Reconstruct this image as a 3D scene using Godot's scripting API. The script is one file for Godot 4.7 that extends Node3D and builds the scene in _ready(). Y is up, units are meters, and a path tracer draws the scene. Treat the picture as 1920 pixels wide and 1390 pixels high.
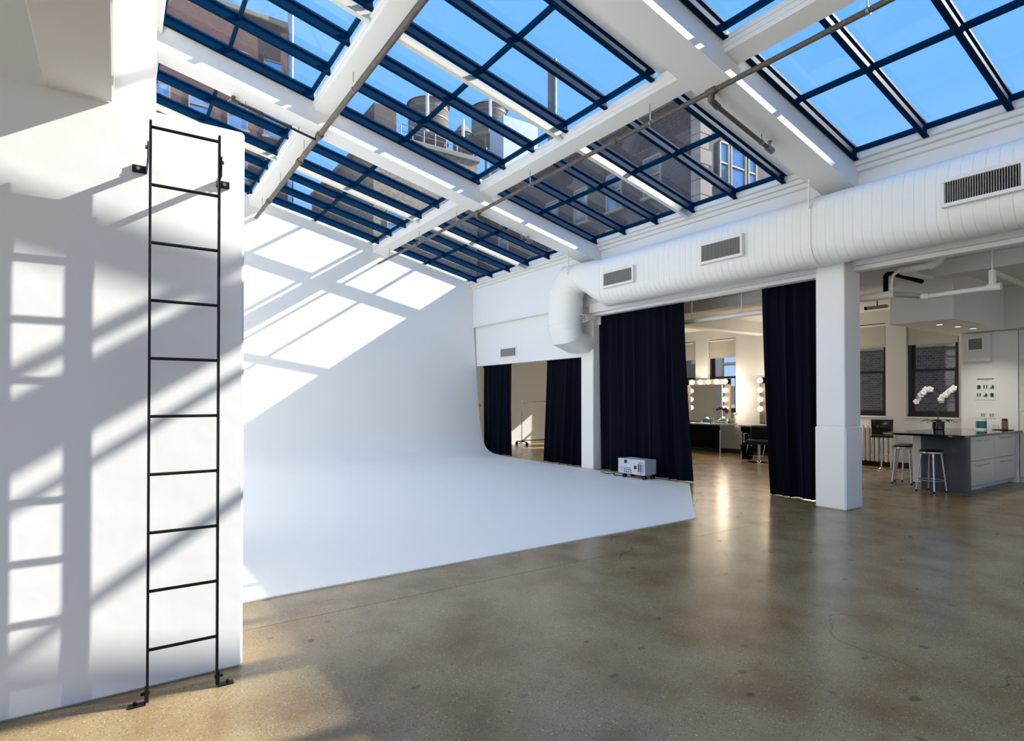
extends Node3D
# A daylight photo studio: sloped skylights, a white cyclorama, a wall ladder, and a kitchen and make-up room behind black curtains.
# Every point is given as (x, y, d): x along the cyclorama wall, y up, d = depth into the room (Godot z = -d).

const SL := 0.228          # fall of the glass roof per metre of x
const EAVE_X := 8.75
const EAVE_Y := 5.1
const SUN_DIR := Vector3(-1.0, -0.672, -0.29)

var mats := {}
var used := {}
var org := Vector3.ZERO

func v(x: float, y: float, d: float) -> Vector3:
	return Vector3(x, y, -d)

func rp(x: float, h: float, d: float) -> Vector3:      # a point of the sloped glass plane, h above it
	return Vector3(x, EAVE_Y + SL * (EAVE_X - x) + h, -d)

class MB:
	var st := SurfaceTool.new()
	var o := Vector3.ZERO
	var group := 0
	func _init(origin := Vector3.ZERO):
		o = origin
		st.begin(Mesh.PRIMITIVE_TRIANGLES)
	func tri(a: Vector3, b: Vector3, c: Vector3, g := -1):   # counter-clockwise seen from outside
		if (b - a).cross(c - a).length_squared() < 1e-16:
			return
		st.set_smooth_group(g); st.add_vertex(a - o)
		st.set_smooth_group(g); st.add_vertex(c - o)
		st.set_smooth_group(g); st.add_vertex(b - o)
	func quad(a, b, c, d, g := -1):
		tri(a, b, c, g); tri(a, c, d, g)
	func facing(pts: Array, away: Vector3, g := -1):         # a convex face turned away from a point
		var mid := Vector3.ZERO
		for p in pts: mid += p
		mid /= pts.size()
		var n := Vector3.ZERO
		for i in pts.size(): n += (pts[i] - mid).cross(pts[(i + 1) % pts.size()] - mid)
		var q := pts.duplicate()
		if n.dot(mid - away) < 0: q.reverse()
		for i in range(1, q.size() - 1): tri(q[0], q[i], q[i + 1], g)
	func hexa(p: Array):                                     # p[0..3] one end in order, p[4..7] the other end
		var c := Vector3.ZERO
		for q in p: c += q
		c /= 8.0
		facing([p[0], p[1], p[2], p[3]], c); facing([p[4], p[5], p[6], p[7]], c)
		for i in 4:
			var j := (i + 1) % 4
			facing([p[i], p[j], p[4 + j], p[4 + i]], c)
	func box(a: Vector3, b: Vector3, bev := 0.0):
		var lo := Vector3(min(a.x, b.x), min(a.y, b.y), min(a.z, b.z))
		var hi := Vector3(max(a.x, b.x), max(a.y, b.y), max(a.z, b.z))
		var c := (lo + hi) / 2.0
		var h := (hi - lo) / 2.0
		bev = min(bev, min(h.x, min(h.y, h.z)) * 0.9)
		if bev <= 0.0:
			hexa([lo, Vector3(hi.x, lo.y, lo.z), Vector3(hi.x, hi.y, lo.z), Vector3(lo.x, hi.y, lo.z), Vector3(lo.x, lo.y, hi.z), Vector3(hi.x, lo.y, hi.z), hi, Vector3(lo.x, hi.y, hi.z)])
			return
		var at := func(sx, sy, sz, ax): # a corner, pulled in on all axes but ax
			var e := Vector3(sx * (h.x - (0.0 if ax == 0 else bev)), sy * (h.y - (0.0 if ax == 1 else bev)), sz * (h.z - (0.0 if ax == 2 else bev)))
			return c + e
		for s in [-1, 1]:
			facing([at.call(s, -1, -1, 0), at.call(s, 1, -1, 0), at.call(s, 1, 1, 0), at.call(s, -1, 1, 0)], c)
			facing([at.call(-1, s, -1, 1), at.call(1, s, -1, 1), at.call(1, s, 1, 1), at.call(-1, s, 1, 1)], c)
			facing([at.call(-1, -1, s, 2), at.call(1, -1, s, 2), at.call(1, 1, s, 2), at.call(-1, 1, s, 2)], c)
			for t in [-1, 1]:
				facing([at.call(s, t, -1, 0), at.call(s, t, 1, 0), at.call(s, t, 1, 1), at.call(s, t, -1, 1)], c)
				facing([at.call(s, -1, t, 0), at.call(s, 1, t, 0), at.call(s, 1, t, 2), at.call(s, -1, t, 2)], c)
				facing([at.call(-1, s, t, 1), at.call(1, s, t, 1), at.call(1, s, t, 2), at.call(-1, s, t, 2)], c)
				for w in [-1, 1]:
					facing([at.call(s, t, w, 0), at.call(s, t, w, 1), at.call(s, t, w, 2)], c)
	func rings(rs: Array, closed_ends := true, smooth := true):   # loops of points, equal counts, joined in order
		group += 1
		var g := group if smooth else -1
		var c0 := Vector3.ZERO
		for p in rs[0]: c0 += p
		c0 /= rs[0].size()
		var c1 := Vector3.ZERO
		for p in rs[1]: c1 += p
		c1 /= rs[1].size()
		var n: int = rs[0].size()
		# which way round: does the first loop wind about the way it runs?
		var wind := Vector3.ZERO
		var mid_r: Array = rs[rs.size() / 2]
		var cm := Vector3.ZERO
		for p in mid_r: cm += p
		cm /= n
		for i in n: wind += (mid_r[i] - cm).cross(mid_r[(i + 1) % n] - cm)
		var nx := Vector3.ZERO
		var other: Array = rs[rs.size() / 2 - 1]
		for p in other: nx += p
		var along := cm - nx / n
		if along.length() < 1e-6: along = c1 - c0
		var flip := wind.dot(along) < 0
		for k in rs.size() - 1:
			for i in n:
				var j := (i + 1) % n
				if flip: quad(rs[k][j], rs[k][i], rs[k + 1][i], rs[k + 1][j], g)
				else: quad(rs[k][i], rs[k][j], rs[k + 1][j], rs[k + 1][i], g)
		if closed_ends:
			facing(rs[0], c1); var last: Array = rs[-1]
			var cl := Vector3.ZERO
			for p in rs[-2]: cl += p
			facing(last, cl / n)
	func tube(path: Array, r, n := 10, closed_ends := true):
		var rs := []
		var side := Vector3.ZERO
		for i in path.size():
			var t: Vector3
			if i == 0: t = path[1] - path[0]
			elif i == path.size() - 1: t = path[i] - path[i - 1]
			else: t = (path[i + 1] - path[i]).normalized() + (path[i] - path[i - 1]).normalized()
			t = t.normalized()
			if side == Vector3.ZERO: side = t.cross(Vector3.UP if abs(t.y) < 0.9 else Vector3.RIGHT).normalized()
			side = (side - t * side.dot(t)).normalized()
			var up := t.cross(side)
			var rad: float = r[i] if r is Array else r
			var ring := []
			for k in n:
				var a := TAU * k / n
				ring.append(path[i] + (side * cos(a) + up * sin(a)) * rad)
			rs.append(ring)
		rings(rs, closed_ends)
	func lathe(profile: Array, at: Vector3, n := 20, axis := Vector3.UP):  # profile of (radius, height); each step has its own shading
		var s := axis.cross(Vector3.RIGHT if abs(axis.x) < 0.9 else Vector3.UP).normalized()
		var u := axis.cross(s)
		for k in profile.size() - 1:
			var rs := []
			for q in [profile[k], profile[k + 1]]:
				var ring := []
				for i in n:
					var a := TAU * i / n
					ring.append(at + axis * q.y + (s * cos(a) + u * sin(a)) * max(q.x, 0.0004))
				rs.append(ring)
			group += 1
			var lead: Vector2 = profile[k + 1] - profile[k]
			# outside is to the side of the profile that is away from the axis when it climbs
			for i in n:
				var j := (i + 1) % n
				var mid: Vector3 = (rs[0][i] + rs[0][j] + rs[1][i] + rs[1][j]) / 4.0
				var radial: Vector3 = (s * cos(TAU * (i + 0.5) / n) + u * sin(TAU * (i + 0.5) / n))
				var out: Vector3 = radial * lead.y - axis * lead.x
				facing([rs[0][i], rs[0][j], rs[1][j], rs[1][i]], mid - out, group)
	func sphere(at: Vector3, r: Vector3, n := 14):
		group += 1
		for k in n / 2:
			for i in n:
				var f := func(a, b):
					var t: float = PI * a / (n / 2)
					var p: float = TAU * b / n
					return at + Vector3(r.x * sin(t) * cos(p), r.y * cos(t), r.z * sin(t) * sin(p))
				facing([f.call(k, i), f.call(k, i + 1), f.call(k + 1, i + 1), f.call(k + 1, i)], at, group)
	func sheet(grid: Array, thick: Vector3):              # grid[row][col] of points, given thickness along a vector
		group += 1
		var R := grid.size()
		var C: int = grid[0].size()
		for r in R - 1:
			for c in C - 1:
				var a = grid[r][c]; var b = grid[r][c + 1]; var e = grid[r + 1][c + 1]; var f = grid[r + 1][c]
				var up: bool = (b - a).cross(e - a).dot(thick) < 0
				if up: quad(a, b, e, f, group); quad(f + thick, e + thick, b + thick, a + thick, group + 1)
				else: quad(f, e, b, a, group); quad(a + thick, b + thick, e + thick, f + thick, group + 1)
		group += 1
		var rim := []
		for c in C: rim.append(grid[0][c])
		for r in range(1, R): rim.append(grid[r][C - 1])
		for c in range(C - 2, -1, -1): rim.append(grid[R - 1][c])
		for r in range(R - 2, 0, -1): rim.append(grid[r][0])
		var mid: Vector3 = grid[R / 2][C / 2] + thick / 2
		for i in rim.size():
			var a: Vector3 = rim[i]; var b: Vector3 = rim[(i + 1) % rim.size()]
			facing([a, b, b + thick, a + thick], mid)
	func done() -> ArrayMesh:
		st.generate_normals()
		return st.commit()

func mb() -> MB:
	return MB.new(org)

func numbered(n: String) -> String:
	var k: int = used.get(n, 0)
	used[n] = k + 1
	return n if k == 0 else "%s_%03d" % [n, k]

func obj(called: String, m, mat: Material, parent: Node = null) -> MeshInstance3D:
	var o := MeshInstance3D.new()
	o.mesh = m.done() if m is MB else m
	o.material_override = mat
	if parent == null:
		o.name = numbered(called)
		add_child(o, true)
		if m is MB: o.position = m.o
	else:
		o.name = called
		parent.add_child(o, true)
	return o

func thing(called: String, label: String, category: String, at := Vector3.ZERO, group := "") -> Node3D:
	var o := Node3D.new()
	o.name = numbered(called)
	add_child(o, true)
	o.position = at
	tag(o, label, category, group)
	org = at
	return o

func tag(o: Node, label: String, category: String, group := ""):
	o.set_meta("label", label)
	o.set_meta("category", category)
	if group: o.set_meta("group", group)

func struct(called: String, m, mat: Material, label: String, category: String) -> MeshInstance3D:
	var o := obj(called, m, mat)
	o.set_meta("kind", "structure")
	tag(o, label, category)
	return o

func room(called: String, label: String, category: String) -> Node3D:
	org = Vector3.ZERO
	var o := thing(called, label, category)
	o.set_meta("kind", "structure")
	return o

func copy_of(o: Node3D, at: Vector3, turn: float, label: String) -> Node3D:
	var c: Node3D = o.duplicate()
	c.name = numbered(String(o.name).rstrip("0123456789").trim_suffix("_"))
	add_child(c, true)
	c.position = at
	c.rotation.y = turn
	c.set_meta("label", label)
	return c

func bx(x0, x1, y0, y1, d0, d1, bev := 0.0) -> MB:
	var m := mb()
	m.box(v(x0, y0, d0), v(x1, y1, d1), bev)
	return m

func slab(m: MB, x0, x1, h0, h1, d0, d1):               # a block that follows the roof slope
	m.hexa([rp(x0, h0, d0), rp(x1, h0, d0), rp(x1, h1, d0), rp(x0, h1, d0), rp(x0, h0, d1), rp(x1, h0, d1), rp(x1, h1, d1), rp(x0, h1, d1)])

func mat(called: String, c: Color, rough := 0.6, metal := 0.0) -> StandardMaterial3D:
	var m := StandardMaterial3D.new()
	m.resource_name = called
	m.albedo_color = c
	m.roughness = rough
	m.metallic = metal
	mats[called] = m
	return m

func glass(called: String, alpha: float, tint: Color) -> StandardMaterial3D:
	var m := mat(called, Color(tint, alpha), 0.02)
	m.transparency = BaseMaterial3D.TRANSPARENCY_ALPHA
	return m

func noise_tex(freq: float, size: int, seed_: int, ramp: Array, octaves := 4) -> NoiseTexture2D:
	var n := FastNoiseLite.new()
	n.seed = seed_
	n.noise_type = FastNoiseLite.TYPE_SIMPLEX_SMOOTH
	n.frequency = freq
	n.fractal_octaves = octaves
	var t := NoiseTexture2D.new()
	t.width = size; t.height = size
	t.seamless = true
	t.noise = n
	var g := Gradient.new()
	g.offsets = PackedFloat32Array(ramp.map(func(r): return r[0]))
	g.colors = PackedColorArray(ramp.map(func(r): return r[1]))
	t.color_ramp = g
	return t

func triplanar(m: StandardMaterial3D, s: float):
	m.uv1_triplanar = true
	m.uv1_world_triplanar = true
	m.uv1_scale = Vector3(s, s, s)

func terrazzo() -> ImageTexture:                         # ground concrete with small pale and dark chips
	var n := 1024
	var rng := RandomNumberGenerator.new()
	rng.seed = 11
	var im := Image.create(n, n, false, Image.FORMAT_RGB8)
	im.fill(Color8(156, 142, 118))
	for k in 26000:
		var x := rng.randi() % n
		var y := rng.randi() % n
		var s := 1 + rng.randi() % 4
		var t := rng.randf()
		var c := Color8(140, 126, 104)
		if t < 0.2: c = Color8(186, 178, 160)
		elif t < 0.26: c = Color8(214, 208, 192)
		elif t < 0.62: c = Color8(120, 106, 86)
		elif t < 0.68: c = Color8(98, 90, 78)
		im.fill_rect(Rect2i(x, y, s, 1 + rng.randi() % 4), c)
	return ImageTexture.create_from_image(im)

func brick_tex(base: Color, mortar: Color, seed_: int) -> ImageTexture:
	var w := 256
	var im := Image.create(w, w, false, Image.FORMAT_RGB8)
	im.fill(mortar)
	var rng := RandomNumberGenerator.new()
	rng.seed = seed_
	for r in 16:
		for k in 9:
			var f := rng.randf_range(0.78, 1.15)
			var x := k * 32 - (16 if r % 2 else 0)
			im.fill_rect(Rect2i(x, r * 16 + 1, 30, 14).intersection(Rect2i(0, 0, w, w)), Color(base.r * f, base.g * f, base.b * f))
	return ImageTexture.create_from_image(im)

func floor_wear() -> ImageTexture:                       # broad tone, small grey stains and hairline cracks
	var n := 768
	var noise := FastNoiseLite.new()
	noise.seed = 21
	noise.noise_type = FastNoiseLite.TYPE_SIMPLEX_SMOOTH
	noise.frequency = 0.011
	noise.fractal_octaves = 5
	var src := noise.get_seamless_image(n, n)
	var g := Gradient.new()
	g.offsets = PackedFloat32Array([0.0, 0.35, 0.6, 1.0])
	g.colors = PackedColorArray([Color(0.78, 0.72, 0.66), Color(0.89, 0.855, 0.81), Color(0.94, 0.935, 0.91), Color(1, 1, 1)])
	var im := Image.create(n, n, false, Image.FORMAT_RGB8)
	for y in n:
		for x in n:
			im.set_pixel(x, y, g.sample(src.get_pixel(x, y).r))
	var rng := RandomNumberGenerator.new()
	rng.seed = 77
	for k in 70:
		var c := Vector2(rng.randf() * n, rng.randf() * n)
		var r := Vector2(rng.randf_range(1.5, 5.0), rng.randf_range(1.5, 4.0))
		var t := rng.randf_range(0.62, 0.82)
		for y in range(int(c.y - 6), int(c.y + 7)):
			for x in range(int(c.x - 6), int(c.x + 7)):
				var q := Vector2((x - c.x) / r.x, (y - c.y) / r.y)
				if q.length() < 1.0:
					var p := im.get_pixel(posmod(x, n), posmod(y, n))
					im.set_pixel(posmod(x, n), posmod(y, n), Color(p.r * t, p.g * t * 1.02, p.b * t * 1.05))
	for k in 5:
		var p := Vector2(rng.randf() * n, rng.randf() * n)
		var a := rng.randf() * TAU
		for i in 160:
			a += rng.randf_range(-0.25, 0.25)
			p += Vector2(cos(a), sin(a))
			var x := posmod(int(p.x), n); var y := posmod(int(p.y), n)
			im.set_pixel(x, y, im.get_pixel(x, y) * 0.72)
	return ImageTexture.create_from_image(im)

func _ready():
	# camera
	var cam := Camera3D.new()
	cam.name = "camera"
	cam.projection = Camera3D.PROJECTION_FRUSTUM
	cam.near = 0.05
	cam.far = 400.0
	cam.size = 0.05 * 1390.0 / 1087.07
	cam.frustum_offset = Vector2(0.0, 0.05 * 42.93 / 1087.07)
	cam.position = Vector3(0, 1.6, 0)
	cam.rotation = Vector3(deg_to_rad(0.5394), deg_to_rad(-34.291), 0)
	add_child(cam)
	cam.current = true
	# sky
	var env := Environment.new()
	env.background_mode = Environment.BG_SKY
	var sky := Sky.new()
	var sm := ProceduralSkyMaterial.new()
	sm.sky_top_color = Color(0.30, 0.515, 0.775)
	sm.sky_horizon_color = Color(0.92, 0.94, 0.95)
	sm.sky_curve = 0.075
	sm.ground_bottom_color = Color(0.60, 0.58, 0.55)
	sm.ground_horizon_color = Color(0.80, 0.785, 0.76)
	sm.sun_angle_max = 60.0
	sm.sun_curve = 0.12
	sm.sky_energy_multiplier = 1.0
	sky.sky_material = sm
	env.sky = sky
	env.background_energy_multiplier = 1.0
	env.tonemap_mode = Environment.TONE_MAPPER_LINEAR
	env.tonemap_exposure = 2.3
	env.sdfgi_enabled = true
	env.ssao_enabled = true
	env.ssil_enabled = true
	var we := WorldEnvironment.new()
	we.name = "environment"
	we.environment = env
	add_child(we)
	# sun
	var sun := DirectionalLight3D.new()
	sun.name = "sun"
	sun.look_at_from_position(Vector3.ZERO, SUN_DIR, Vector3.UP)
	sun.light_energy = 1.62
	sun.light_color = Color(1.0, 0.985, 0.955)
	sun.light_angular_distance = 0.53
	sun.shadow_enabled = true
	sun.sky_mode = DirectionalLight3D.SKY_MODE_LIGHT_ONLY
	add_child(sun)
	materials()
	shell()
	skylights()
	second_room()
	studio_things()
	kitchen_things()
	makeup_things()
	outside()

func materials():
	var w := mat("wall_paint", Color(0.935, 0.935, 0.925), 0.75)
	var c := mat("cove_paint", Color(0.94, 0.935, 0.915), 0.6)
	mat("trim_paint", Color(0.925, 0.92, 0.90), 0.5)
	mat("cream_paint", Color(0.87, 0.86, 0.81), 0.5)
	mat("kitchen_paint", Color(0.885, 0.89, 0.88), 0.7)
	var dp := mat("duct_paint", Color(0.94, 0.94, 0.915), 0.45)
	dp.heightmap_enabled = true
	dp.heightmap_texture = noise_tex(0.03, 256, 5, [[0.0, Color.BLACK], [1.0, Color.WHITE]], 3)
	dp.heightmap_scale = 0.25
	triplanar(dp, 0.9)
	for m in [w, c]:
		m.heightmap_enabled = true
		m.heightmap_texture = noise_tex(0.02, 256, 8, [[0.0, Color.BLACK], [1.0, Color.WHITE]], 4)
		m.heightmap_scale = 0.12
		triplanar(m, 0.7)
	var f := mat("terrazzo", Color(1.0, 0.96, 0.87), 0.27)
	f.albedo_texture = terrazzo()
	triplanar(f, 0.55)
	f.detail_enabled = true
	f.detail_blend_mode = BaseMaterial3D.BLEND_MODE_MUL
	f.detail_albedo = floor_wear()
	f.detail_uv_layer = BaseMaterial3D.DETAIL_UV_2
	f.uv2_triplanar = true
	f.uv2_world_triplanar = true
	f.uv2_scale = Vector3(0.16, 0.16, 0.16)
	f.metallic_specular = 0.5
	mat("bar_steel", Color(0.0, 0.17, 0.29), 0.5).metallic_specular = 0.12
	mat("cream_steel", Color(0.86, 0.86, 0.82), 0.4)
	glass("pane_glass", 0.03, Color(0.75, 0.85, 0.9)).metallic_specular = 0.3
	var pipe := mat("pipe_paint", Color(0.42, 0.385, 0.35), 0.4, 0.2)
	pipe.albedo_texture = noise_tex(0.05, 128, 3, [[0.0, Color(0.75, 0.7, 0.66)], [1.0, Color(1, 1, 1)]], 3)
	triplanar(pipe, 1.5)
	var iron := mat("black_iron", Color(0.055, 0.055, 0.075), 0.45, 0.4)
	iron.heightmap_enabled = true
	iron.heightmap_texture = noise_tex(0.08, 128, 9, [[0.0, Color.BLACK], [1.0, Color.WHITE]], 3)
	iron.heightmap_scale = 0.1
	triplanar(iron, 6.0)
	mat("steel", Color(0.72, 0.72, 0.73), 0.25, 0.95)
	mat("zinc", Color(0.55, 0.55, 0.56), 0.4, 0.8)
	var cu := mat("curtain_velvet", Color(0.055, 0.06, 0.10), 0.95)
	cu.rim_enabled = true
	cu.metallic_specular = 0.12
	cu.rim = 0.12
	cu.rim_tint = 0.3
	mat("matte_black", Color(0.015, 0.015, 0.017), 0.6).metallic_specular = 0.2
	mat("gloss_black", Color(0.03, 0.03, 0.033), 0.15)
	mat("black_leather", Color(0.035, 0.037, 0.04), 0.35)
	mat("grille_dark", Color(0.12, 0.125, 0.13), 0.6)
	mat("slat_grey", Color(0.62, 0.61, 0.58), 0.5)
	mat("chrome", Color(0.86, 0.86, 0.87), 0.12, 1.0)
	mat("brushed", Color(0.8, 0.8, 0.8), 0.3, 0.95)

func shell():
	var W: Material = mats.wall_paint
	# floor: two pours of ground concrete with a narrow joint between them
	var fl := room("floor", "polished speckled brown concrete floor of the studio", "floor")
	var a := mb(); a.box(v(-6, -0.2, -6), v(16, 0, 4.355))
	obj("floor_pour", a, mats.terrazzo, fl)
	a = mb(); a.box(v(-6, -0.2, 4.361), v(16, 0, 18))
	obj("floor_pour", a, mats.terrazzo, fl)
	a = mb(); a.box(v(-6, -0.2, 4.355), v(16, -0.004, 4.361))
	obj("floor_joint", a, mat("joint_filler", Color(0.22, 0.19, 0.15), 0.8), fl)
	# cyclorama: floor, cove and wall in one sweep
	var prof := [[5.0, 0.012], [8.0, 0.012], [11.0, 0.012], [13.2, 0.012], [13.6, 0.022], [13.9, 0.045], [14.15, 0.10], [14.32, 0.19], [14.45, 0.32], [14.54, 0.5], [14.62, 0.75], [14.69, 1.05], [14.76, 1.45], [14.83, 1.95], [14.9, 2.5], [14.96, 3.1], [15.0, 3.7]]
	var m := mb()
	m.group = 1
	for i in prof.size() - 1:
		var p = prof[i]; var q = prof[i + 1]
		if i == 0:   # the front corner is cut on a slant
			m.facing([v(-0.3, 0.012, 4.93), v(6.4, 0.012, 5.03), v(8.0, 0.012, 6.38), v(8.0, 0.012, 8.0), v(-0.3, 0.012, 8.0)], v(4, -9, 6), 1)
			m.facing([v(8.0, 0.012, 6.38), v(8.86, 0.012, 7.1), v(8.86, 0.012, 8.0), v(8.0, 0.012, 8.0)], v(4, -9, 6), 1)
			m.facing([v(-0.3, 0, 4.93), v(6.4, 0, 5.03), v(6.4, 0.012, 5.03), v(-0.3, 0.012, 4.93)], v(4, 0, 9))
			m.facing([v(6.4, 0, 5.03), v(8.86, 0, 7.1), v(8.86, 0.012, 7.1), v(6.4, 0.012, 5.03)], v(4, 0, 9))
			continue
		m.quad(v(-0.3, p[1], p[0]), v(8.86, p[1], p[0]), v(8.86, q[1], q[0]), v(-0.3, q[1], q[0]), 1)
		m.facing([v(8.86, p[1], p[0]), v(8.86, q[1], q[0]), v(8.86, q[1] - 0.0, 15.2), v(8.86, p[1] - 0.012, 15.2)], v(0, 1, 14))
	var ya := rp(-0.3, -0.02, 15).y
	var yb := rp(8.86, -0.02, 15).y
	m.quad(v(-0.3, 3.7, 15.0), v(8.86, 3.7, 15.0), v(8.86, yb, 15.0), v(-0.3, ya, 15.0), 1)
	m.facing([v(8.86, 3.7, 15.0), v(8.86, yb, 15.0), v(8.86, yb, 15.2), v(8.86, 3.7, 15.2)], v(0, 1, 14))
	m.facing([v(-0.3, -0.01, 15.2), v(8.86, -0.01, 15.2), v(8.86, yb, 15.2), v(-0.3, ya, 15.2)], v(4, 3, 10))
	struct("wall_back", m, mats.cove_paint, "seamless white cyclorama sweeping from floor up into the wall", "wall")
	# the pier that carries the ladder, and the wall that goes up behind its top
	m = mb(); m.box(v(-6, 0, 3.79), v(0.632, 3.21, 4.25), 0.014)
	struct("wall_pier", m, W, "white half-height wall behind the black iron ladder", "wall")
	struct("wall_pier_upper", bx(-6, -0.30, 3.2, 7.4, 3.80, 4.25), W, "shaded white wall above the pier beside the overhead beam", "wall")
	struct("wall_side", bx(-0.5, 0.178, 0, 7.02, 3.86, 15.2), W, "white side wall rising above the pier to the glass roof", "wall")
	struct("ceiling_beam", bx(-0.315, -0.02, 3.2, 7.07, -6, 3.795, 0.01), W, "deep white overhead beam running out from the pier", "beam")
	struct("ceiling_side", bx(-6, -0.3, 5.6, 5.8, -6, 3.9), W, "plain white ceiling beyond the overhead beam", "ceiling")
	m = mb(); m.box(v(-6.2, 0, -6), v(-6, 0.9, 4.2)); m.box(v(-6.2, 4.6, -6), v(-6, 8.8, 4.2)); m.box(v(-6.2, 0.9, 3.4), v(-6, 4.6, 4.2)); m.box(v(-6.2, 0.9, -6), v(-6, 4.6, -5.2))
	struct("wall_outer", m, W, "white outer wall beyond the overhead beam", "wall")
	m = mb(); m.box(v(-6.2, 0, -6.3), v(16, 0.9, -6)); m.box(v(-6.2, 4.6, -6.3), v(16, 8.8, -6)); m.box(v(-6.2, 0.9, -6.3), v(-5.2, 4.6, -6)); m.box(v(8.2, 0.9, -6.3), v(9.6, 4.6, -6)); m.box(v(9.6, 3.5, -6.3), v(16, 4.6, -6)); m.box(v(14.8, 0.9, -6.3), v(16, 3.5, -6)); m.box(v(-0.4, 0.9, -6.3), v(0.2, 4.6, -6))
	struct("wall_rear", m, W, "white wall with tall windows behind the viewpoint", "wall")
	for q in [[Vector3(-6.1, 0.9, 5.2), Vector3(0, 0, -1), 8.6, "tall studio window in the outer wall", 30], [Vector3(-5.2, 0.9, 6.15), Vector3(1, 0, 0), 4.8, "tall studio window behind the overhead beam", 31], [Vector3(0.2, 0.9, 6.15), Vector3(1, 0, 0), 8.0, "wide studio window behind the viewpoint", 32]]:
		var w := Node3D.new()
		w.name = "window_%d" % q[4]
		add_child(w)
		w.set_meta("kind", "structure")
		tag(w, q[3], "window")
		var n := int(q[2] / 1.2)
		var side: Vector3 = q[1].cross(Vector3.UP) * 0.04
		for k in n + 1:
			var p: Vector3 = q[0] + q[1] * (q[2] * k / n)
			m = mb(); m.box(p - q[1] * 0.03 - side, p + q[1] * 0.03 + side + Vector3(0, 3.7, 0)); obj("mullion", m, mats.trim_paint, w)
			if k < n:
				m = mb(); m.box(p - side * 0.1, p + q[1] * (q[2] / n) + side * 0.1 + Vector3(0, 3.7, 0)); obj("pane", m, mats.pane_glass, w)
	# the wall with the openings: headers, column, pillar
	struct("wall_opening_upper", bx(8.82, 9.3, 3.73, 5.12, -6, 15.2), W, "white wall above the duct under the roof eave", "wall")
	struct("wall_opening_far", bx(8.9, 9.2, 2.57, 3.735, 10.19, 15.2), W, "white wall over the small curtained opening with a vent", "wall")
	struct("wall_header", bx(8.78, 9.3, 3.52, 3.74, -6, 9.8, 0.01), W, "white header over the wide curtained opening", "wall")
	struct("trim_track", bx(8.86, 9.02, 3.46, 3.525, -6, 9.8, 0.006), mats.trim_paint, "white curtain track running under the header", "trim")
	m = mb(); m.box(v(8.893, 0, 9.79), v(9.16, 3.53, 10.2), 0.012)
	struct("column_far", m, mats.trim_paint, "white column between the small opening and the wide opening", "column")
	m = mb()
	m.box(v(8.6, 1.2, 4.165), v(9.06, 3.6, 4.58), 0.012)
	m.box(v(8.585, 0, 4.15), v(9.075, 1.2, 4.595), 0.02)
	struct("column_pillar", m, W, "thick white square pillar beside the kitchen opening", "column")
	struct("wall_ledge", bx(8.78, 8.9, 3.72, 3.755, 9.8, 15.0, 0.005), mats.trim_paint, "narrow ledge along the white wall beneath the duct", "trim")
	# bracket on the far column
	struct("trim_bracket", bx(9.0, 9.16, 3.28, 3.5, 9.68, 9.79, 0.01), mats.trim_paint, "small white bracket at the top of the far column", "bracket")
	# eave mouldings
	m = mb()
	m.box(v(8.64, 5.0, -6), v(9.0, 5.09, 15.0), 0.008)
	m.box(v(8.70, 4.935, -6), v(9.0, 5.0, 15.0), 0.008)
	m.box(v(8.755, 4.86, -6), v(9.0, 4.935, 15.0), 0.008)
	struct("trim_eave", m, mats.trim_paint, "stepped white moulding along the eave below the glass", "trim")

const XB := [[0.5, 2.61, 1.35], [2.89, 5.70, 4.14], [5.94, 8.68, 7.2]]
const DB := [10.22, 5.10, -0.28, -5.5]
const RB := [[14.97, 15.25], [9.445, 9.87], [4.065, 4.53], [-1.12, -0.66]]

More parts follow.
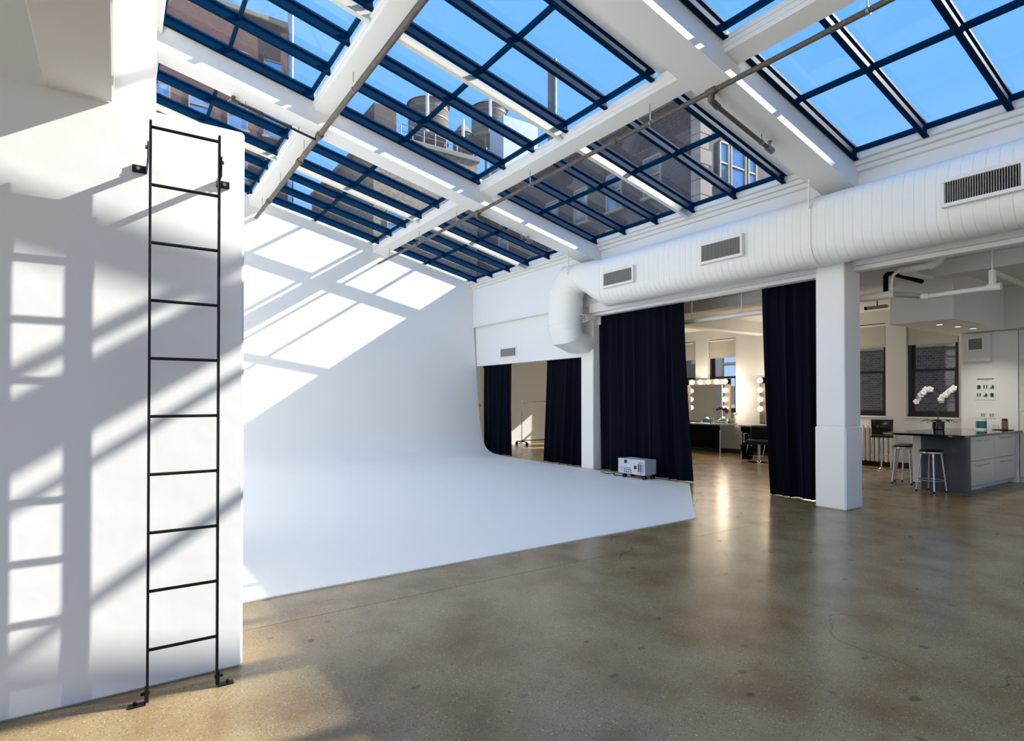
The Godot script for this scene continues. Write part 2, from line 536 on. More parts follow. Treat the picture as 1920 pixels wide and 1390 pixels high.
func skylights():
	var T: Material = mats.trim_paint
	# sloped beams with their flanges under the glass
	var names := ["sloped white end beam where the roof meets the cyclorama", "sloped white roof beam carrying the shorter pipe branches", "sloped white roof beam that ends above the duct beside the pillar", "sloped white roof beam behind the viewpoint"]
	for i in RB.size():
		var r = RB[i]
		var m := mb()
		slab(m, -0.4, 8.9, -0.47 if i else -0.09, 0.0, r[0], r[1])
		slab(m, -0.4, 8.9, -0.03, 0.0, r[0] - 0.01, [15.25, 10.21, 5.04, -0.2][i])
		var o := struct("ceiling_beam_sloped", m, T, names[i], "beam")
		var strip := mb()
		slab(strip, 0.3, 8.72, -0.075, -0.025, r[0] - 0.045, r[0])
		obj("glazing_bead", strip, mats.cream_steel, o)
	# level purlins between them, with stepped mouldings on one side
	var px := [[-0.34, 0.5, "level white roof beam against the side wall"], [2.61, 2.9, "level white roof beam with the thick pipe hung below it"], [5.70, 5.95, "level white roof beam with the thin pipe hung below it"]]
	for p in px:
		var m := mb()
		slab(m, p[0], p[1], -0.25, -0.09, -6, 15.1)
		slab(m, p[0] + 0.11 if p[0] > 0 else p[0], p[1] - 0.04, -0.09, 0.0, -6, 15.1)
		var o := struct("ceiling_purlin", m, T, p[2], "beam")
		m = mb()
		slab(m, p[0] - 0.032, p[0], -0.15, -0.09, -6, 14.97)
		slab(m, p[0] - 0.016, p[0], -0.20, -0.15, -6, 14.97)
		obj("moulding", m, T, o)
	var cap := mb()
	slab(cap, 8.665, 9.4, -0.03, 0.0, -6, 15.25)
	struct("roof_eave", cap, T, "white eave strip where the glass roof meets the wall", "roof")
	var roof := mb()
	slab(roof, -6.2, 0.1, -0.02, 0.2, -6.3, 15.2)
	struct("roof_solid", roof, T, "solid strip of roof beyond the glass", "roof")
	# one glazed bay between each pair of beams: steel bars, panes, a cream tee and a frame
	var k := 0
	for bd in DB.size():
		for bx_ in XB:
			k += 1
			org = Vector3.ZERO
			var x0: float = bx_[0]; var x1: float = bx_[1]; var xc: float = bx_[2]
			var b0: float = DB[bd]
			var xe: float = x1 - 0.02 if x1 > 8 else x1 - 0.035
			var b1: float = b0 + 4.3 if bd else 14.97
			var w := Node3D.new()
			w.name = "window_%d" % k
			add_child(w)
			w.set_meta("kind", "structure")
			tag(w, "skylight bay %s, %s" % [["over the cyclorama cove", "between the two sloped beams", "on the near side of the pillar beam", "behind the viewpoint"][bd], ["next to the side wall", "between the two hung pipes", "along the eave above the duct"][XB.find(bx_)]], "skylight")
			for i in 6:
				var m := mb()
				slab(m, x0, xe, -0.135, 0.0, b0 + 0.86 * i - 0.016, b0 + 0.86 * i + 0.016)
				slab(m, x0, xe, -0.135, -0.118, b0 + 0.86 * i - 0.034, b0 + 0.86 * i + 0.034)
				slab(m, x0, xe, 0.0, 0.03, b0 + 0.86 * i - 0.03, b0 + 0.86 * i + 0.03)
				obj("glazing_bar", m, mats.bar_steel, w)
			var c := mb()
			slab(c, xc - 0.022, xc + 0.022, -0.045, 0.012, b0, b1)
			obj("cross_bar", c, mats.bar_steel, w)
			for e in [x0, x1 - (0.06 if x1 > 8 else 0.075)]:
				c = mb()
				slab(c, e, e + 0.04, -0.035, 0.03, b0 - 0.05, b1 + 0.03)
				obj("edge_frame", c, mats.bar_steel, w)
			c = mb()
			slab(c, x0 - 0.05, x1 - 0.02, -0.19, -0.155, b0 + 1.83, b0 + 1.91)
			slab(c, x0 - 0.02, x1 - 0.02, -0.155, -0.06, b0 + 1.86, b0 + 1.88)
			obj("tee_bar", c, mats.cream_steel, w)
			for i in (6 if bd == 0 else 5):
				for q in [[x0, xc], [xc, x1 if x1 > 8 else x1 + 0.12]]:
					var g := mb()
					slab(g, q[0], q[1], 0.003, 0.009, b0 + 0.86 * i, min(b0 + 0.86 * (i + 1), 14.98))
					obj("pane", g, mats.pane_glass, w)

func second_room():
	var K: Material = mats.kitchen_paint
	struct("ceiling_low", bx(9.2, 15.6, 3.72, 3.95, -6, 17.3), K, "low pale ceiling over the kitchen and make-up room", "ceiling")
	struct("ceiling_beam_low", bx(10.4, 10.75, 3.49, 3.73, -6, 17, 0.01), K, "pale ceiling beam crossing behind the curtained opening", "beam")
	struct("ceiling_beam_cross", bx(10.75, 15.1, 3.40, 3.73, 9.35, 9.7, 0.01), K, "pale ceiling beam running to the window wall by the mirrors", "beam")
	struct("wall_end", bx(9.0, 15.6, 0, 3.95, 17.0, 17.3), K, "pale end wall behind the clothes rack", "wall")
	struct("wall_return", bx(8.9, 9.2, 0, 3.95, 15.2, 17.3), K, "short pale wall between the cyclorama back and the end wall", "wall")
	# window wall with double-hung windows
	var holes := [[-5.7, -4.2], [-3.9, -2.5], [-2.2, -0.9], [4.93, 5.95], [6.38, 7.42], [8.2, 9.2], [10.42, 11.4], [11.86, 12.9], [13.5, 14.5], [15.2, 16.3]]
	var m := mb()
	var d := -6.0
	for h in holes:
		m.box(v(15.1, 0, d), v(15.45, 3.73, h[0]))
		m.box(v(15.1, 0, h[0]), v(15.45, 1.19, h[1]))
		m.box(v(15.1, 3.42, h[0]), v(15.45, 3.73, h[1]))
		d = h[1]
	m.box(v(15.1, 0, d), v(15.45, 3.73, 17.2))
	struct("wall_windows", m, K, "pale wall with tall dark-framed sash windows", "wall")
	var fm: Material = mat("window_frame", Color(0.115, 0.085, 0.075), 0.4)
	var sh := mat("roller_fabric", Color(0.78, 0.77, 0.73), 0.9)
	sh.backlight_enabled = true
	sh.backlight = Color(0.12, 0.11, 0.1)
	var said := ["", "", "", "sash window behind the kitchen island orchid", "sash window above the radiator", "sash window hidden beyond the curtain", "sash window above the lit make-up mirror", "sash window beside the curtain edge past the mirror", "sash window deep in the make-up room", "sash window nearest the clothes rack"]
	var k := 12
	for i in holes.size():
		if i < 3: continue
		k += 1
		var h = holes[i]
		var w := Node3D.new()
		w.name = "window_%d" % k
		add_child(w)
		w.set_meta("kind", "structure")
		tag(w, said[i] + " with a brown frame", "window")
		org = Vector3.ZERO
		var d0: float = h[0]; var d1: float = h[1]
		var f := mb()
		f.box(v(15.22, 1.19, d0), v(15.34, 3.42, d0 + 0.07))
		f.box(v(15.22, 1.19, d1 - 0.07), v(15.34, 3.42, d1))
		f.box(v(15.2, 1.17, d0 - 0.0), v(15.36, 1.26, d1))
		f.box(v(15.22, 3.34, d0), v(15.34, 3.42, d1))
		obj("frame", f, fm, w)
		f = mb(); f.box(v(15.24, 1.26, d0 + 0.07), v(15.28, 1.32, d1 - 0.07)); f.box(v(15.24, 2.22, d0 + 0.07), v(15.28, 2.28, d1 - 0.07))
		f.box(v(15.24, 1.32, d0 + 0.07), v(15.28, 2.22, d0 + 0.12)); f.box(v(15.24, 1.32, d1 - 0.12), v(15.28, 2.22, d1 - 0.07))
		var s := obj("lower_sash", f, fm, w)
		f = mb(); f.box(v(15.257, 1.32, d0 + 0.12), v(15.263, 2.22, d1 - 0.12)); obj("pane", f, mats.pane_glass, s)
		f = mb(); f.box(v(15.29, 2.23, d0 + 0.07), v(15.33, 2.28, d1 - 0.07)); f.box(v(15.29, 3.29, d0 + 0.07), v(15.33, 3.34, d1 - 0.07))
		f.box(v(15.29, 2.28, d0 + 0.07), v(15.33, 3.29, d0 + 0.12)); f.box(v(15.29, 2.28, d1 - 0.12), v(15.33, 3.29, d1 - 0.07))
		s = obj("upper_sash", f, fm, w)
		f = mb(); f.box(v(15.307, 2.28, d0 + 0.12), v(15.313, 3.29, d1 - 0.12)); obj("pane", f, mats.pane_glass, s)
		f = mb(); f.box(v(15.15, 2.86, d0 + 0.03), v(15.154, 3.36, d1 - 0.03)); f.box(v(15.145, 2.84, d0 + 0.03), v(15.16, 2.865, d1 - 0.03))
		s = obj("roller_shade", f, sh, w)
		f = mb(); f.tube([v(15.165, 3.375, d0 + 0.02), v(15.165, 3.375, d1 - 0.02)], 0.028, 12); obj("roller_tube", f, mats.trim_paint, s)
		f = mb(); f.box(v(15.06, 1.15, d0 - 0.03), v(15.22, 1.19, d1 + 0.03), 0.008); obj("sill", f, mats.trim_paint, w)
	# dropped soffit over the island, the poster wall, and the wall past the cabinets
	struct("ceiling_soffit", bx(11.52, 15.1, 2.935, 3.73, 3.82, 4.79, 0.006), mats.wall_paint, "boxed white soffit hanging over the kitchen island", "soffit")
	struct("wall_poster", bx(14.26, 15.1, 0, 2.93, 3.71, 4.62, 0.006), mats.wall_paint, "white kitchen wall with a notice and a vent panel", "wall")
	struct("ceiling_soffit_side", bx(13.9, 15.1, 2.935, 3.73, 2.0, 3.83, 0.006), K, "shaded soffit wall above the tall white cabinets", "soffit")
	struct("baseboard_windows", bx(15.04, 15.1, 0, 0.12, 4.7, 17), mat("dark_base", Color(0.1, 0.095, 0.09), 0.5), "dark baseboard under the sash windows", "baseboard")

func duct_ring(c: Vector3, a: Vector3, b: Vector3, round_: float) -> Array:   # a rounded rectangle with half-axes a and b
	var ring := []
	var la := a.length(); var lb := b.length()
	var r: float = min(round_, min(la, lb) * 0.98)
	for q in 4:
		var sx: float = [1, -1, -1, 1][q]; var sy: float = [1, 1, -1, -1][q]
		for k in 7:
			var t := PI / 2 * (q + k / 6.0)
			ring.append(c + a.normalized() * (sx * (la - r) + r * cos(t)) + b.normalized() * (sy * (lb - r) + r * sin(t)))
	return ring

func studio_things():
	org = Vector3.ZERO
	# ladder on the pier
	var l := thing("wall_ladder", "tall narrow black iron ladder standing just off the white pier", "ladder", v(0.305, 0, 3.62))
	var iron: Material = mats.black_iron
	for x in [0.141, 0.469]:
		var m := mb(); m.box(v(x - 0.006, 0.01, 3.588), v(x + 0.006, 3.075, 3.622), 0.002)
		obj("rail", m, iron, l)
	for k in 10:
		var y := 3.043 - 0.3072 * k
		var m := mb(); m.tube([v(0.143, y, 3.605), v(0.467, y, 3.605)], 0.0085, 10)
		obj("rung", m, iron, l)
	for s in [-1, 1]:
		var x: float = 0.305 + s * 0.164
		var m := mb()   # angle bracket at the wall, arm to the rail
		m.box(v(x + s * 0.008, 2.848, 3.595), v(x + s * 0.014, 2.885, 3.786))
		m.box(v(x + s * 0.008, 2.845, 3.776), v(x + s * 0.078, 2.885, 3.79), 0.002)
		m.box(v(x + s * 0.008, 2.88, 3.59), v(x + s * 0.014, 2.96, 3.626), 0.002)
		var b := obj("wall_bracket", m, iron, l)
		m = mb(); m.tube([v(x + s * 0.05, 2.865, 3.78), v(x + s * 0.05, 2.865, 3.768)], 0.011, 6)
		obj("bolt", m, mats.zinc, b)
		m = mb(); m.tube([v(x + s * 0.014, 2.93, 3.607), v(x + s * 0.024, 2.93, 3.607)], 0.01, 6)
		obj("bolt", m, mats.zinc, b)
		m = mb()
		m.box(v(x + s * 0.006, 0, 3.585), v(x + s * 0.012, 0.085, 3.63), 0.002)
		m.box(v(x + s * 0.006, 0, 3.583), v(x + s * 0.085, 0.007, 3.63), 0.002)
		b = obj("foot_bracket", m, iron, l)
		m = mb(); m.tube([v(x + s * 0.055, 0.004, 3.607), v(x + s * 0.055, 0.022, 3.607)], 0.009, 6)
		obj("bolt", m, iron, b)
		m = mb(); m.tube([v(x + s * -0.012, 0.055, 3.607), v(x + s * 0.03, 0.055, 3.607)], 0.009, 6)
		obj("bolt", m, iron, b)
	# air duct
	var t := thing("air_duct", "long white ribbed oval air duct along the wall under the eave", "duct", v(8.42, 4.0, 5))
	var rs := []
	var X := Vector3.RIGHT; var U := Vector3.UP; var D := Vector3(0, 0, -1)
	var cx := 8.42; var cy := 4.02; var ha := 0.30; var hb := 0.50
	var d := -5.9
	while d < 8.7:
		for q in [[0.0, 0.0], [0.003, -0.004], [0.006, 0.0], [0.012, 0.0], [0.107, 0.0]]:
			rs.append(duct_ring(v(cx, cy, d + q[0]), X * (ha + q[1]), U * (hb + q[1]), 0.3))
		d += 0.12
	rs.append(duct_ring(v(cx, 4.02, 8.78), X * ha, U * hb, 0.3))
	var m := mb(); m.rings(rs)
	obj("duct_run", m, mats.duct_paint, t)
	rs = [duct_ring(v(cx, 4.02, 8.75), X * (ha + 0.005), U * (hb + 0.005), 0.3), duct_ring(v(cx, 4.02, 8.82), X * ha, U * hb, 0.3)]
	for g in [[Vector2(9.53, 3.95), Vector2(9.72, 4.58)], [Vector2(9.68, 3.93), Vector2(10.13, 4.60)], [Vector2(9.745, 3.86), Vector2(10.62, 4.16)], [Vector2(9.76, 3.5), Vector2(10.63, 3.5)]]:
		var mid: Vector2 = (g[0] + g[1]) / 2; var hv: Vector2 = (g[1] - g[0]) / 2
		rs.append(duct_ring(v(cx, mid.y, mid.x), X * ha, v(0, hv.y, hv.x), 0.3))
	m = mb()
	for k in rs.size() - 1: m.rings([rs[k], rs[k + 1]], k == 0 or k == rs.size() - 2)
	obj("elbow", m, mats.duct_paint, t)
	m = mb()
	m.rings([duct_ring(v(cx, 3.5, 10.195), X * ha, D * 0.435, 0.29), duct_ring(v(cx, 3.30, 10.195), X * ha, D * 0.435, 0.29)])
	m.rings([duct_ring(v(cx, 3.30, 10.195), X * (ha + .008), D * 0.443, 0.29), duct_ring(v(cx, 3.27, 10.195), X * (ha + .008), D * 0.443, 0.29)])
	obj("drop", m, mats.duct_paint, t)
	m = mb()
	var lo := [duct_ring(v(cx, 3.27, 10.195), X * ha, D * 0.435, 0.29), duct_ring(v(cx, 3.14, 10.195), X * ha, D * 0.435, 0.29), duct_ring(v(8.47, 2.965, 10.17), v(0.262, 0.135, 0), D * 0.42, 0.25), duct_ring(v(8.76, 2.87, 10.15), v(0.06, 0.21, 0), D * 0.40, 0.2), duct_ring(v(8.91, 2.87, 10.15), v(0.0001, 0.21, 0), D * 0.40, 0.2)]
	for k in lo.size() - 1: m.rings([lo[k], lo[k + 1]], k == 0 or k == lo.size() - 2)
	obj("lower_elbow", m, mats.duct_paint, t)
	for g in [[2.06, 2.76, 3.905, 4.15], [5.475, 6.2, 3.885, 4.15], [7.79, 8.555, 3.86, 4.10]]:
		m = mb()
		var y0: float = g[2] - 0.045; var y1: float = g[3] + 0.045; var d0: float = g[0] - 0.04; var d1: float = g[1] + 0.04
		for e in [[y0, g[2], d0, d1], [g[3], y1, d0, d1], [g[2], g[3], d0, g[0]], [g[2], g[3], g[1], d1]]:
			m.box(v(8.05, e[0], e[2]), v(8.2, e[1], e[3]), 0.004)
		var gr := obj("outlet_collar", m, mats.trim_paint, t)
		m = mb(); m.box(v(8.12, g[2], g[0]), v(8.13, g[3], g[1]))
		obj("outlet_back", m, mats.grille_dark, gr)
		m = mb()
		var n := int((g[1] - g[0]) / 0.0235)
		for k in n:
			var dd: float = g[0] + (k + 0.5) * (g[1] - g[0]) / n
			m.hexa([v(8.06, g[2], dd), v(8.06, g[2], dd + 0.009), v(8.10, g[2], dd + 0.013), v(8.10, g[2], dd + 0.004), v(8.06, g[3], dd), v(8.06, g[3], dd + 0.009), v(8.10, g[3], dd + 0.013), v(8.10, g[3], dd + 0.004)])
		var sl := obj("louvre", m, mats.slat_grey, gr)
		sl.set_meta("kind", "stuff")
	for dd in [[4.40, 8.11], [9.72, 8.11]]:
		m = mb()
		m.tube([v(dd[1] - 0.012, 4.72 if dd[0] < 5 else 4.77, dd[0]), v(dd[1] - 0.012, 4.3, dd[0])], 0.013, 8)
		if dd[0] < 5: m.rings([duct_ring(v(cx, cy, dd[0] - 0.016), X * (ha + 0.014), U * (hb + 0.014), 0.3), duct_ring(v(cx, cy, dd[0] + 0.016), X * (ha + 0.014), U * (hb + 0.014), 0.3)])
		obj("hanger_strap", m, mats.duct_paint, t)
	pipes()
	curtains()
	power_pack()
	# loudspeaker on the far column
	t = thing("wall_speaker", "small grey box loudspeaker tilted down beside the duct elbow", "speaker", v(8.6, 3.4, 9.65))
	m = mb(); m.hexa([v(8.50, 3.30, 9.56), v(8.50, 3.30, 9.72), v(8.46, 3.455, 9.72), v(8.46, 3.455, 9.56), v(8.64, 3.34, 9.58), v(8.64, 3.34, 9.70), v(8.61, 3.46, 9.70), v(8.61, 3.46, 9.58)])
	obj("cabinet", m, mats.trim_paint, t)
	m = mb(); m.hexa([v(8.499, 3.312, 9.568), v(8.499, 3.312, 9.712), v(8.461, 3.447, 9.712), v(8.461, 3.447, 9.568), v(8.489, 3.31, 9.568), v(8.489, 3.31, 9.712), v(8.451, 3.445, 9.712), v(8.451, 3.445, 9.568)])
	var gg := obj("grille", m, mat("speaker_cloth", Color(0.5, 0.48, 0.52), 0.8), t)
	m = mb(); m.box(v(8.475, 3.33, 9.625), v(8.49, 3.345, 9.655))
	obj("badge", m, mats.trim_paint, gg)
	m = mb(); m.box(v(8.62, 3.38, 9.62), v(8.9, 3.42, 9.66), 0.005); m.tube([v(8.88, 3.40, 9.64), v(8.9, 3.40, 9.83)], 0.02, 8)
	obj("bracket", m, mats.trim_paint, t)
	# wall vent above the small opening
	t = thing("wall_vent", "small grey louvred vent set in the white wall over the small opening", "vent", v(8.9, 2.88, 13.24))
	m = mb()
	for e in [[2.74, 2.775, 12.83, 13.65], [2.985, 3.02, 12.83, 13.65], [2.775, 2.985, 12.83, 12.875], [2.775, 2.985, 13.605, 13.65]]: m.box(v(8.885, e[0], e[2]), v(8.9, e[1], e[3]), 0.003)
	obj("frame", m, mats.trim_paint, t)
	m = mb(); m.box(v(8.893, 2.775, 12.875), v(8.9, 2.985, 13.605)); obj("back", m, mats.grille_dark, t)
	m = mb()
	for k in 22:
		var dd := 12.89 + k * 0.033
		m.box(v(8.884, 2.775, dd), v(8.895, 2.985, dd + 0.018))
	obj("louvre", m, mats.slat_grey, t).set_meta("kind", "stuff")
	# cleat for a cord by the cyclorama edge
	t = thing("cord_cleat", "tiny steel cleat at the cyclorama edge beside the curtain", "cleat", v(8.88, 1.4, 14.72))
	m = mb(); m.box(v(8.86, 1.36, 14.66), v(8.9, 1.44, 14.72), 0.01); obj("plate", m, mats.zinc, t)
	m = mb(); m.tube([v(8.85, 1.34, 14.69), v(8.84, 1.40, 14.69), v(8.85, 1.46, 14.69)], 0.008); obj("horn", m, mats.zinc, t)

func pipes():
	var P: Material = mats.pipe_paint
	var said := [["pipe_thick", "thick brown sprinkler pipe hung under the beam nearer the cyclorama pier", 2.76, 0.042, [11.0, 9.72, 13.6]], ["pipe_thin", "thin brown sprinkler pipe hung under the beam nearer the duct", 5.85, 0.031, [4.35, 9.78, 6.0, 12.6]]]
	var made := []
	for q in said:
		var x: float = q[2]
		var r: float = q[3]
		var y: float = rp(x, -0.49, 0).y
		var t := thing("sprinkler_pipe", q[1], "pipe", v(x, y, 8))
		made.append(t)
		var m := mb(); m.tube([v(x, y, -5.9), v(x, y, 14.99)], r, 14)
		obj("run", m, P, t)
		for dd in q[4]:
			m = mb(); m.tube([v(x, y, dd - 0.075), v(x, y, dd - 0.07), v(x, y, dd - 0.05), v(x, y, dd + 0.05), v(x, y, dd + 0.07), v(x, y, dd + 0.075)], [r + 0.002, r + 0.014, r + 0.018, r + 0.018, r + 0.014, r + 0.002], 14)
			obj("coupling", m, P, t)
		for dd in [2.6, 5.3, 8.0, 10.6, 12.4, 14.2]:
			m = mb(); m.tube([v(x - 0.02, y + r, dd), v(x - 0.02, y + 0.26, dd)], 0.006, 6); m.tube([v(x, y, dd - 0.012), v(x, y, dd + 0.012)], r + 0.006, 14)
			obj("hanger", m, mats.zinc, t)
	# branches along the slope, under the sloped beams: parts of the pipe they grow from
	var t: Node3D = made[0]
	org = t.position
	var x1 := 2.76; var y1 := rp(2.76, -0.49, 0).y
	var h := -0.54
	var m := mb(); m.tube([v(x1, y1, 9.82), rp(x1 - 0.05, h, 9.82), rp(1.5, h, 9.82)], 0.022, 10); var br := obj("branch", m, iron_pipe(), t)
	m = mb(); m.tube([rp(1.54, h, 9.82), rp(1.44, h, 9.82)], 0.04, 12); m.tube([rp(1.47, h, 9.82), rp(1.47, h + 0.07, 9.82)], 0.03, 10); obj("elbow", m, P, br)
	for hx in [1.64, 2.45]:
		m = mb(); m.tube([rp(hx, h, 9.80), rp(hx, h + 0.1, 9.80)], 0.006, 6); obj("hanger", m, mats.zinc, br)
	t = made[1]
	org = t.position
	for q in [4.35, 9.78]:
		var x2 := 5.85; var y2 := rp(5.85, -0.49, 0).y
		var dd: float = q
		m = mb(); m.tube([v(x2, y2, dd), v(x2 + 0.02, y2 - 0.06, dd + 0.02), v(x2 + 0.06, y2 - 0.10, dd + 0.03), rp(x2 + 0.14, -0.58, dd + 0.03), rp(7.1, -0.58, dd + 0.03)], 0.027, 12); br = obj("branch", m, P, t)
		m = mb(); m.tube([v(x2, y2 - 0.03, dd), v(x2 + 0.02, y2 - 0.08, dd + 0.02), v(x2 + 0.03, y2 - 0.09, dd + 0.025), rp(x2 + 0.17, -0.58, dd + 0.03)], 0.041, 12); obj("elbow", m, P, br)
		m = mb(); m.tube([rp(7.04, -0.58, dd + 0.03), rp(7.16, -0.58, dd + 0.03)], 0.042, 12); m.tube([rp(7.1, -0.58, dd + 0.03), rp(7.1, -0.49, dd + 0.03)], 0.018, 8); m.lathe([Vector2(0, 0.0), Vector2(0.03, 0.0), Vector2(0.03, 0.008), Vector2(0, 0.008)], rp(7.1, -0.485, dd + 0.03), 12); obj("sprinkler_head", m, mats.zinc, br)
		m = mb(); m.tube([rp(6.92, -0.58, dd + 0.03), rp(6.92, -0.46, dd + 0.03)], 0.007, 6); m.tube([rp(6.90, -0.58, dd + 0.03), rp(6.94, -0.58, dd + 0.03)], 0.034, 12); obj("hanger", m, mats.zinc, br)

func iron_pipe() -> Material:
	if not mats.has("dark_pipe"): mat("dark_pipe", Color(0.2, 0.18, 0.17), 0.4, 0.3)
	return mats.dark_pipe

func curtain(label: String, x: float, da: float, db: float, ea: float, eb: float, y0: float, y1: float, folds: float, seed_: int, bulge := 0.0):
	# hangs from da..db at the top to ea..eb at the hem
	var rng := RandomNumberGenerator.new()
	rng.seed = seed_
	var ph := []
	for k in 6: ph.append(rng.randf() * TAU)
	var R := 40; var C := 150
	var grid := []
	for r in R + 1:
		var s := float(r) / R       # 0 at the top, 1 at the hem
		var row := []
		for c in C + 1:
			var u := float(c) / C
			var uu := u + 0.025 * sin(TAU * u * 2.0 + ph[0]) + 0.015 * sin(TAU * u * 5.0 + ph[1] + s * 0.8)
			var d := lerpf(lerpf(da, db, u), lerpf(ea, eb, u), pow(s, 1.5))
			var amp := lerpf(0.025, 0.065, s)
			var wv := sin(TAU * folds * uu + ph[2]) * amp * (0.75 + 0.35 * sin(TAU * 2.3 * u + ph[3])) + 0.35 * amp * sin(TAU * folds * 0.47 * uu + ph[4] + s * 1.6)
			wv += 0.02 * s * s * sin(TAU * folds * 1.7 * u + ph[5])
			d += 0.35 * amp * cos(TAU * folds * uu + ph[2])
			row.append(v(x + wv - bulge * s * s * sin(PI * u), lerpf(y1, y0, s), d))
		grid.append(row)
	var t := thing("curtain", label, "curtain", v(x, y0, (ea + eb) / 2), "black curtains in the white openings")
	var m := mb(); m.sheet(grid, Vector3(0.008, 0, 0)); obj("drape", m, mats.curtain_velvet, t)
	m = mb(); m.box(v(x - 0.012, y1 - 0.03, da), v(x + 0.012, y1 + 0.015, db), 0.003); obj("heading_tape", m, mats.matte_black, t)

func curtains():
	curtain("widest black velvet curtain hanging behind the grey wheeled case", 9.06, 9.80, 7.40, 9.8, 7.2, 0.02, 3.52, 9.0, 3, 0.03)
	curtain("black velvet curtain pulled against the square white pillar", 9.04, 5.74, 4.66, 5.6, 4.64, 0.012, 3.52, 6.0, 8)
	curtain("black curtain by the cyclorama cove in the small opening", 9.02, 14.75, 13.25, 14.7, 13.22, 0.02, 2.56, 6.5, 14)
	curtain("black curtain by the far column in the small opening", 9.02, 11.62, 10.22, 11.75, 10.22, 0.02, 2.58, 7.5, 23)

func power_pack():
	var t := thing("power_pack", "grey metal equipment case on casters in front of the wide curtain", "equipment case", v(8.45, 0.012, 8.55))
	t.rotation.y = 0.06
	org = Vector3.ZERO
	var shell_m := mat("case_grey", Color(0.66, 0.69, 0.72), 0.35, 0.1)
	var L := 0.68; var Wd := 0.36; var y0 := 0.095; var y1 := 0.385
	# local axes: x away from the viewer side, z from 0 (far end) to L (near end)
	var m := mb(); m.box(Vector3(0.012, y0, 0.004), Vector3(Wd, y1, L - 0.004), 0.008); obj("body", m, shell_m, t)
	m = mb(); m.box(Vector3(0, y0 - 0.004, 0), Vector3(0.012, y1 + 0.004, L), 0.003)
	var f := obj("front_panel", m, mat("case_front", Color(0.76, 0.79, 0.82), 0.35), t)
	m = mb(); m.box(Vector3(0.06, y1, 0.06), Vector3(Wd - 0.05, y1 + 0.006, L - 0.06), 0.003); m.tube([Vector3(0.15, y1, 0.2), Vector3(0.15, y1 + 0.018, 0.22), Vector3(0.15, y1 + 0.018, 0.42), Vector3(0.15, y1, 0.44)], 0.008, 8); obj("lid", m, shell_m, t)
	var red := mat("red_print", Color(0.55, 0.09, 0.16), 0.4)
	var blue := mat("blue_print", Color(0.05, 0.25, 0.62), 0.3)
	var sky_b := mat("pale_blue_print", Color(0.30, 0.58, 0.86), 0.4)
	var dark := mat("display_dark", Color(0.07, 0.09, 0.09), 0.2)
	var pink := mat("pale_red_print", Color(0.78, 0.45, 0.43), 0.4)
	for k in 4:
		for r in 2:
			m = mb(); m.tube([Vector3(0.0, 0.135 + r * 0.042 - k * 0.003, 0.175 + k * 0.052), Vector3(-0.006, 0.135 + r * 0.042 - k * 0.003, 0.175 + k * 0.052)], 0.0155, 12); obj("button", m, blue, f)
	for k in 2:
		for r in 2:
			m = mb(); m.box(Vector3(-0.002, 0.13 + r * 0.04, 0.07 + k * 0.045), Vector3(0, 0.155 + r * 0.04, 0.085 + k * 0.045)); obj("socket_mark", m, pink, f)
	m = mb()
	for k in 5: m.box(Vector3(-0.002, 0.203, 0.07 + k * 0.055), Vector3(0, 0.212, 0.105 + k * 0.055))
	obj("legend", m, dark, f)
	for e in [[0.30, 0.365, 0.165, 0.235], [0.20, 0.265, 0.415, 0.48]]:
		m = mb(); m.box(Vector3(-0.004, e[0] - 0.006, e[2] - 0.006), Vector3(0, e[1] + 0.006, e[3] + 0.006), 0.002); var fr := obj("display_frame", m, shell_m, f)
		m = mb(); m.box(Vector3(-0.007, e[0], e[2]), Vector3(-0.003, e[1], e[3])); obj("display", m, dark, fr)
	for e in [[0.515, dark], [0.567, red], [0.62, sky_b]]:
		m = mb(); m.box(Vector3(-0.004, 0.145, e[0]), Vector3(0, 0.305, e[0] + 0.032), 0.001); obj("fader_strip", m, e[1], f)
	m = mb(); m.box(Vector3(-0.002, 0.325, 0.52), Vector3(0, 0.338, 0.63)); obj("legend", m, dark, f)
	m = mb(); m.box(Vector3(-0.002, 0.115, 0.55), Vector3(0, 0.122, 0.60)); obj("legend", m, dark, f)
	for q in [[0.05, 0.1], [0.06, 0.60], [0.30, 0.1], [0.31, 0.60]]:
		m = mb(); m.box(Vector3(q[0] - 0.02, 0.05, q[1] - 0.015), Vector3(q[0] + 0.02, 0.095, q[1] + 0.015), 0.004)
		var cs := obj("caster", m, mats.chrome, t)
		m = mb(); m.tube([Vector3(q[0] - 0.03, 0.04, q[1] + 0.018), Vector3(q[0] - 0.008, 0.04, q[1] + 0.022)], 0.04, 16); m.tube([Vector3(q[0] + 0.008, 0.04, q[1] + 0.022), Vector3(q[0] + 0.03, 0.04, q[1] + 0.018)], 0.04, 16); obj("wheel", m, mats.gloss_black, cs)
	# cable lying behind the case
	org = Vector3.ZERO
	var pts := []
	for k in 60:
		var a := k / 59.0
		pts.append(v(8.62 + 0.13 * sin(a * 15.0) * (1.0 - a * 0.6), 0.022, 8.5 + 0.75 * a + 0.05 * cos(a * 13.0)))
	m = mb(); m.tube(pts, 0.008, 7)
	tag(obj("power_cable", m, mats.matte_black), "loose black power cable lying beside the grey wheeled case", "cable")

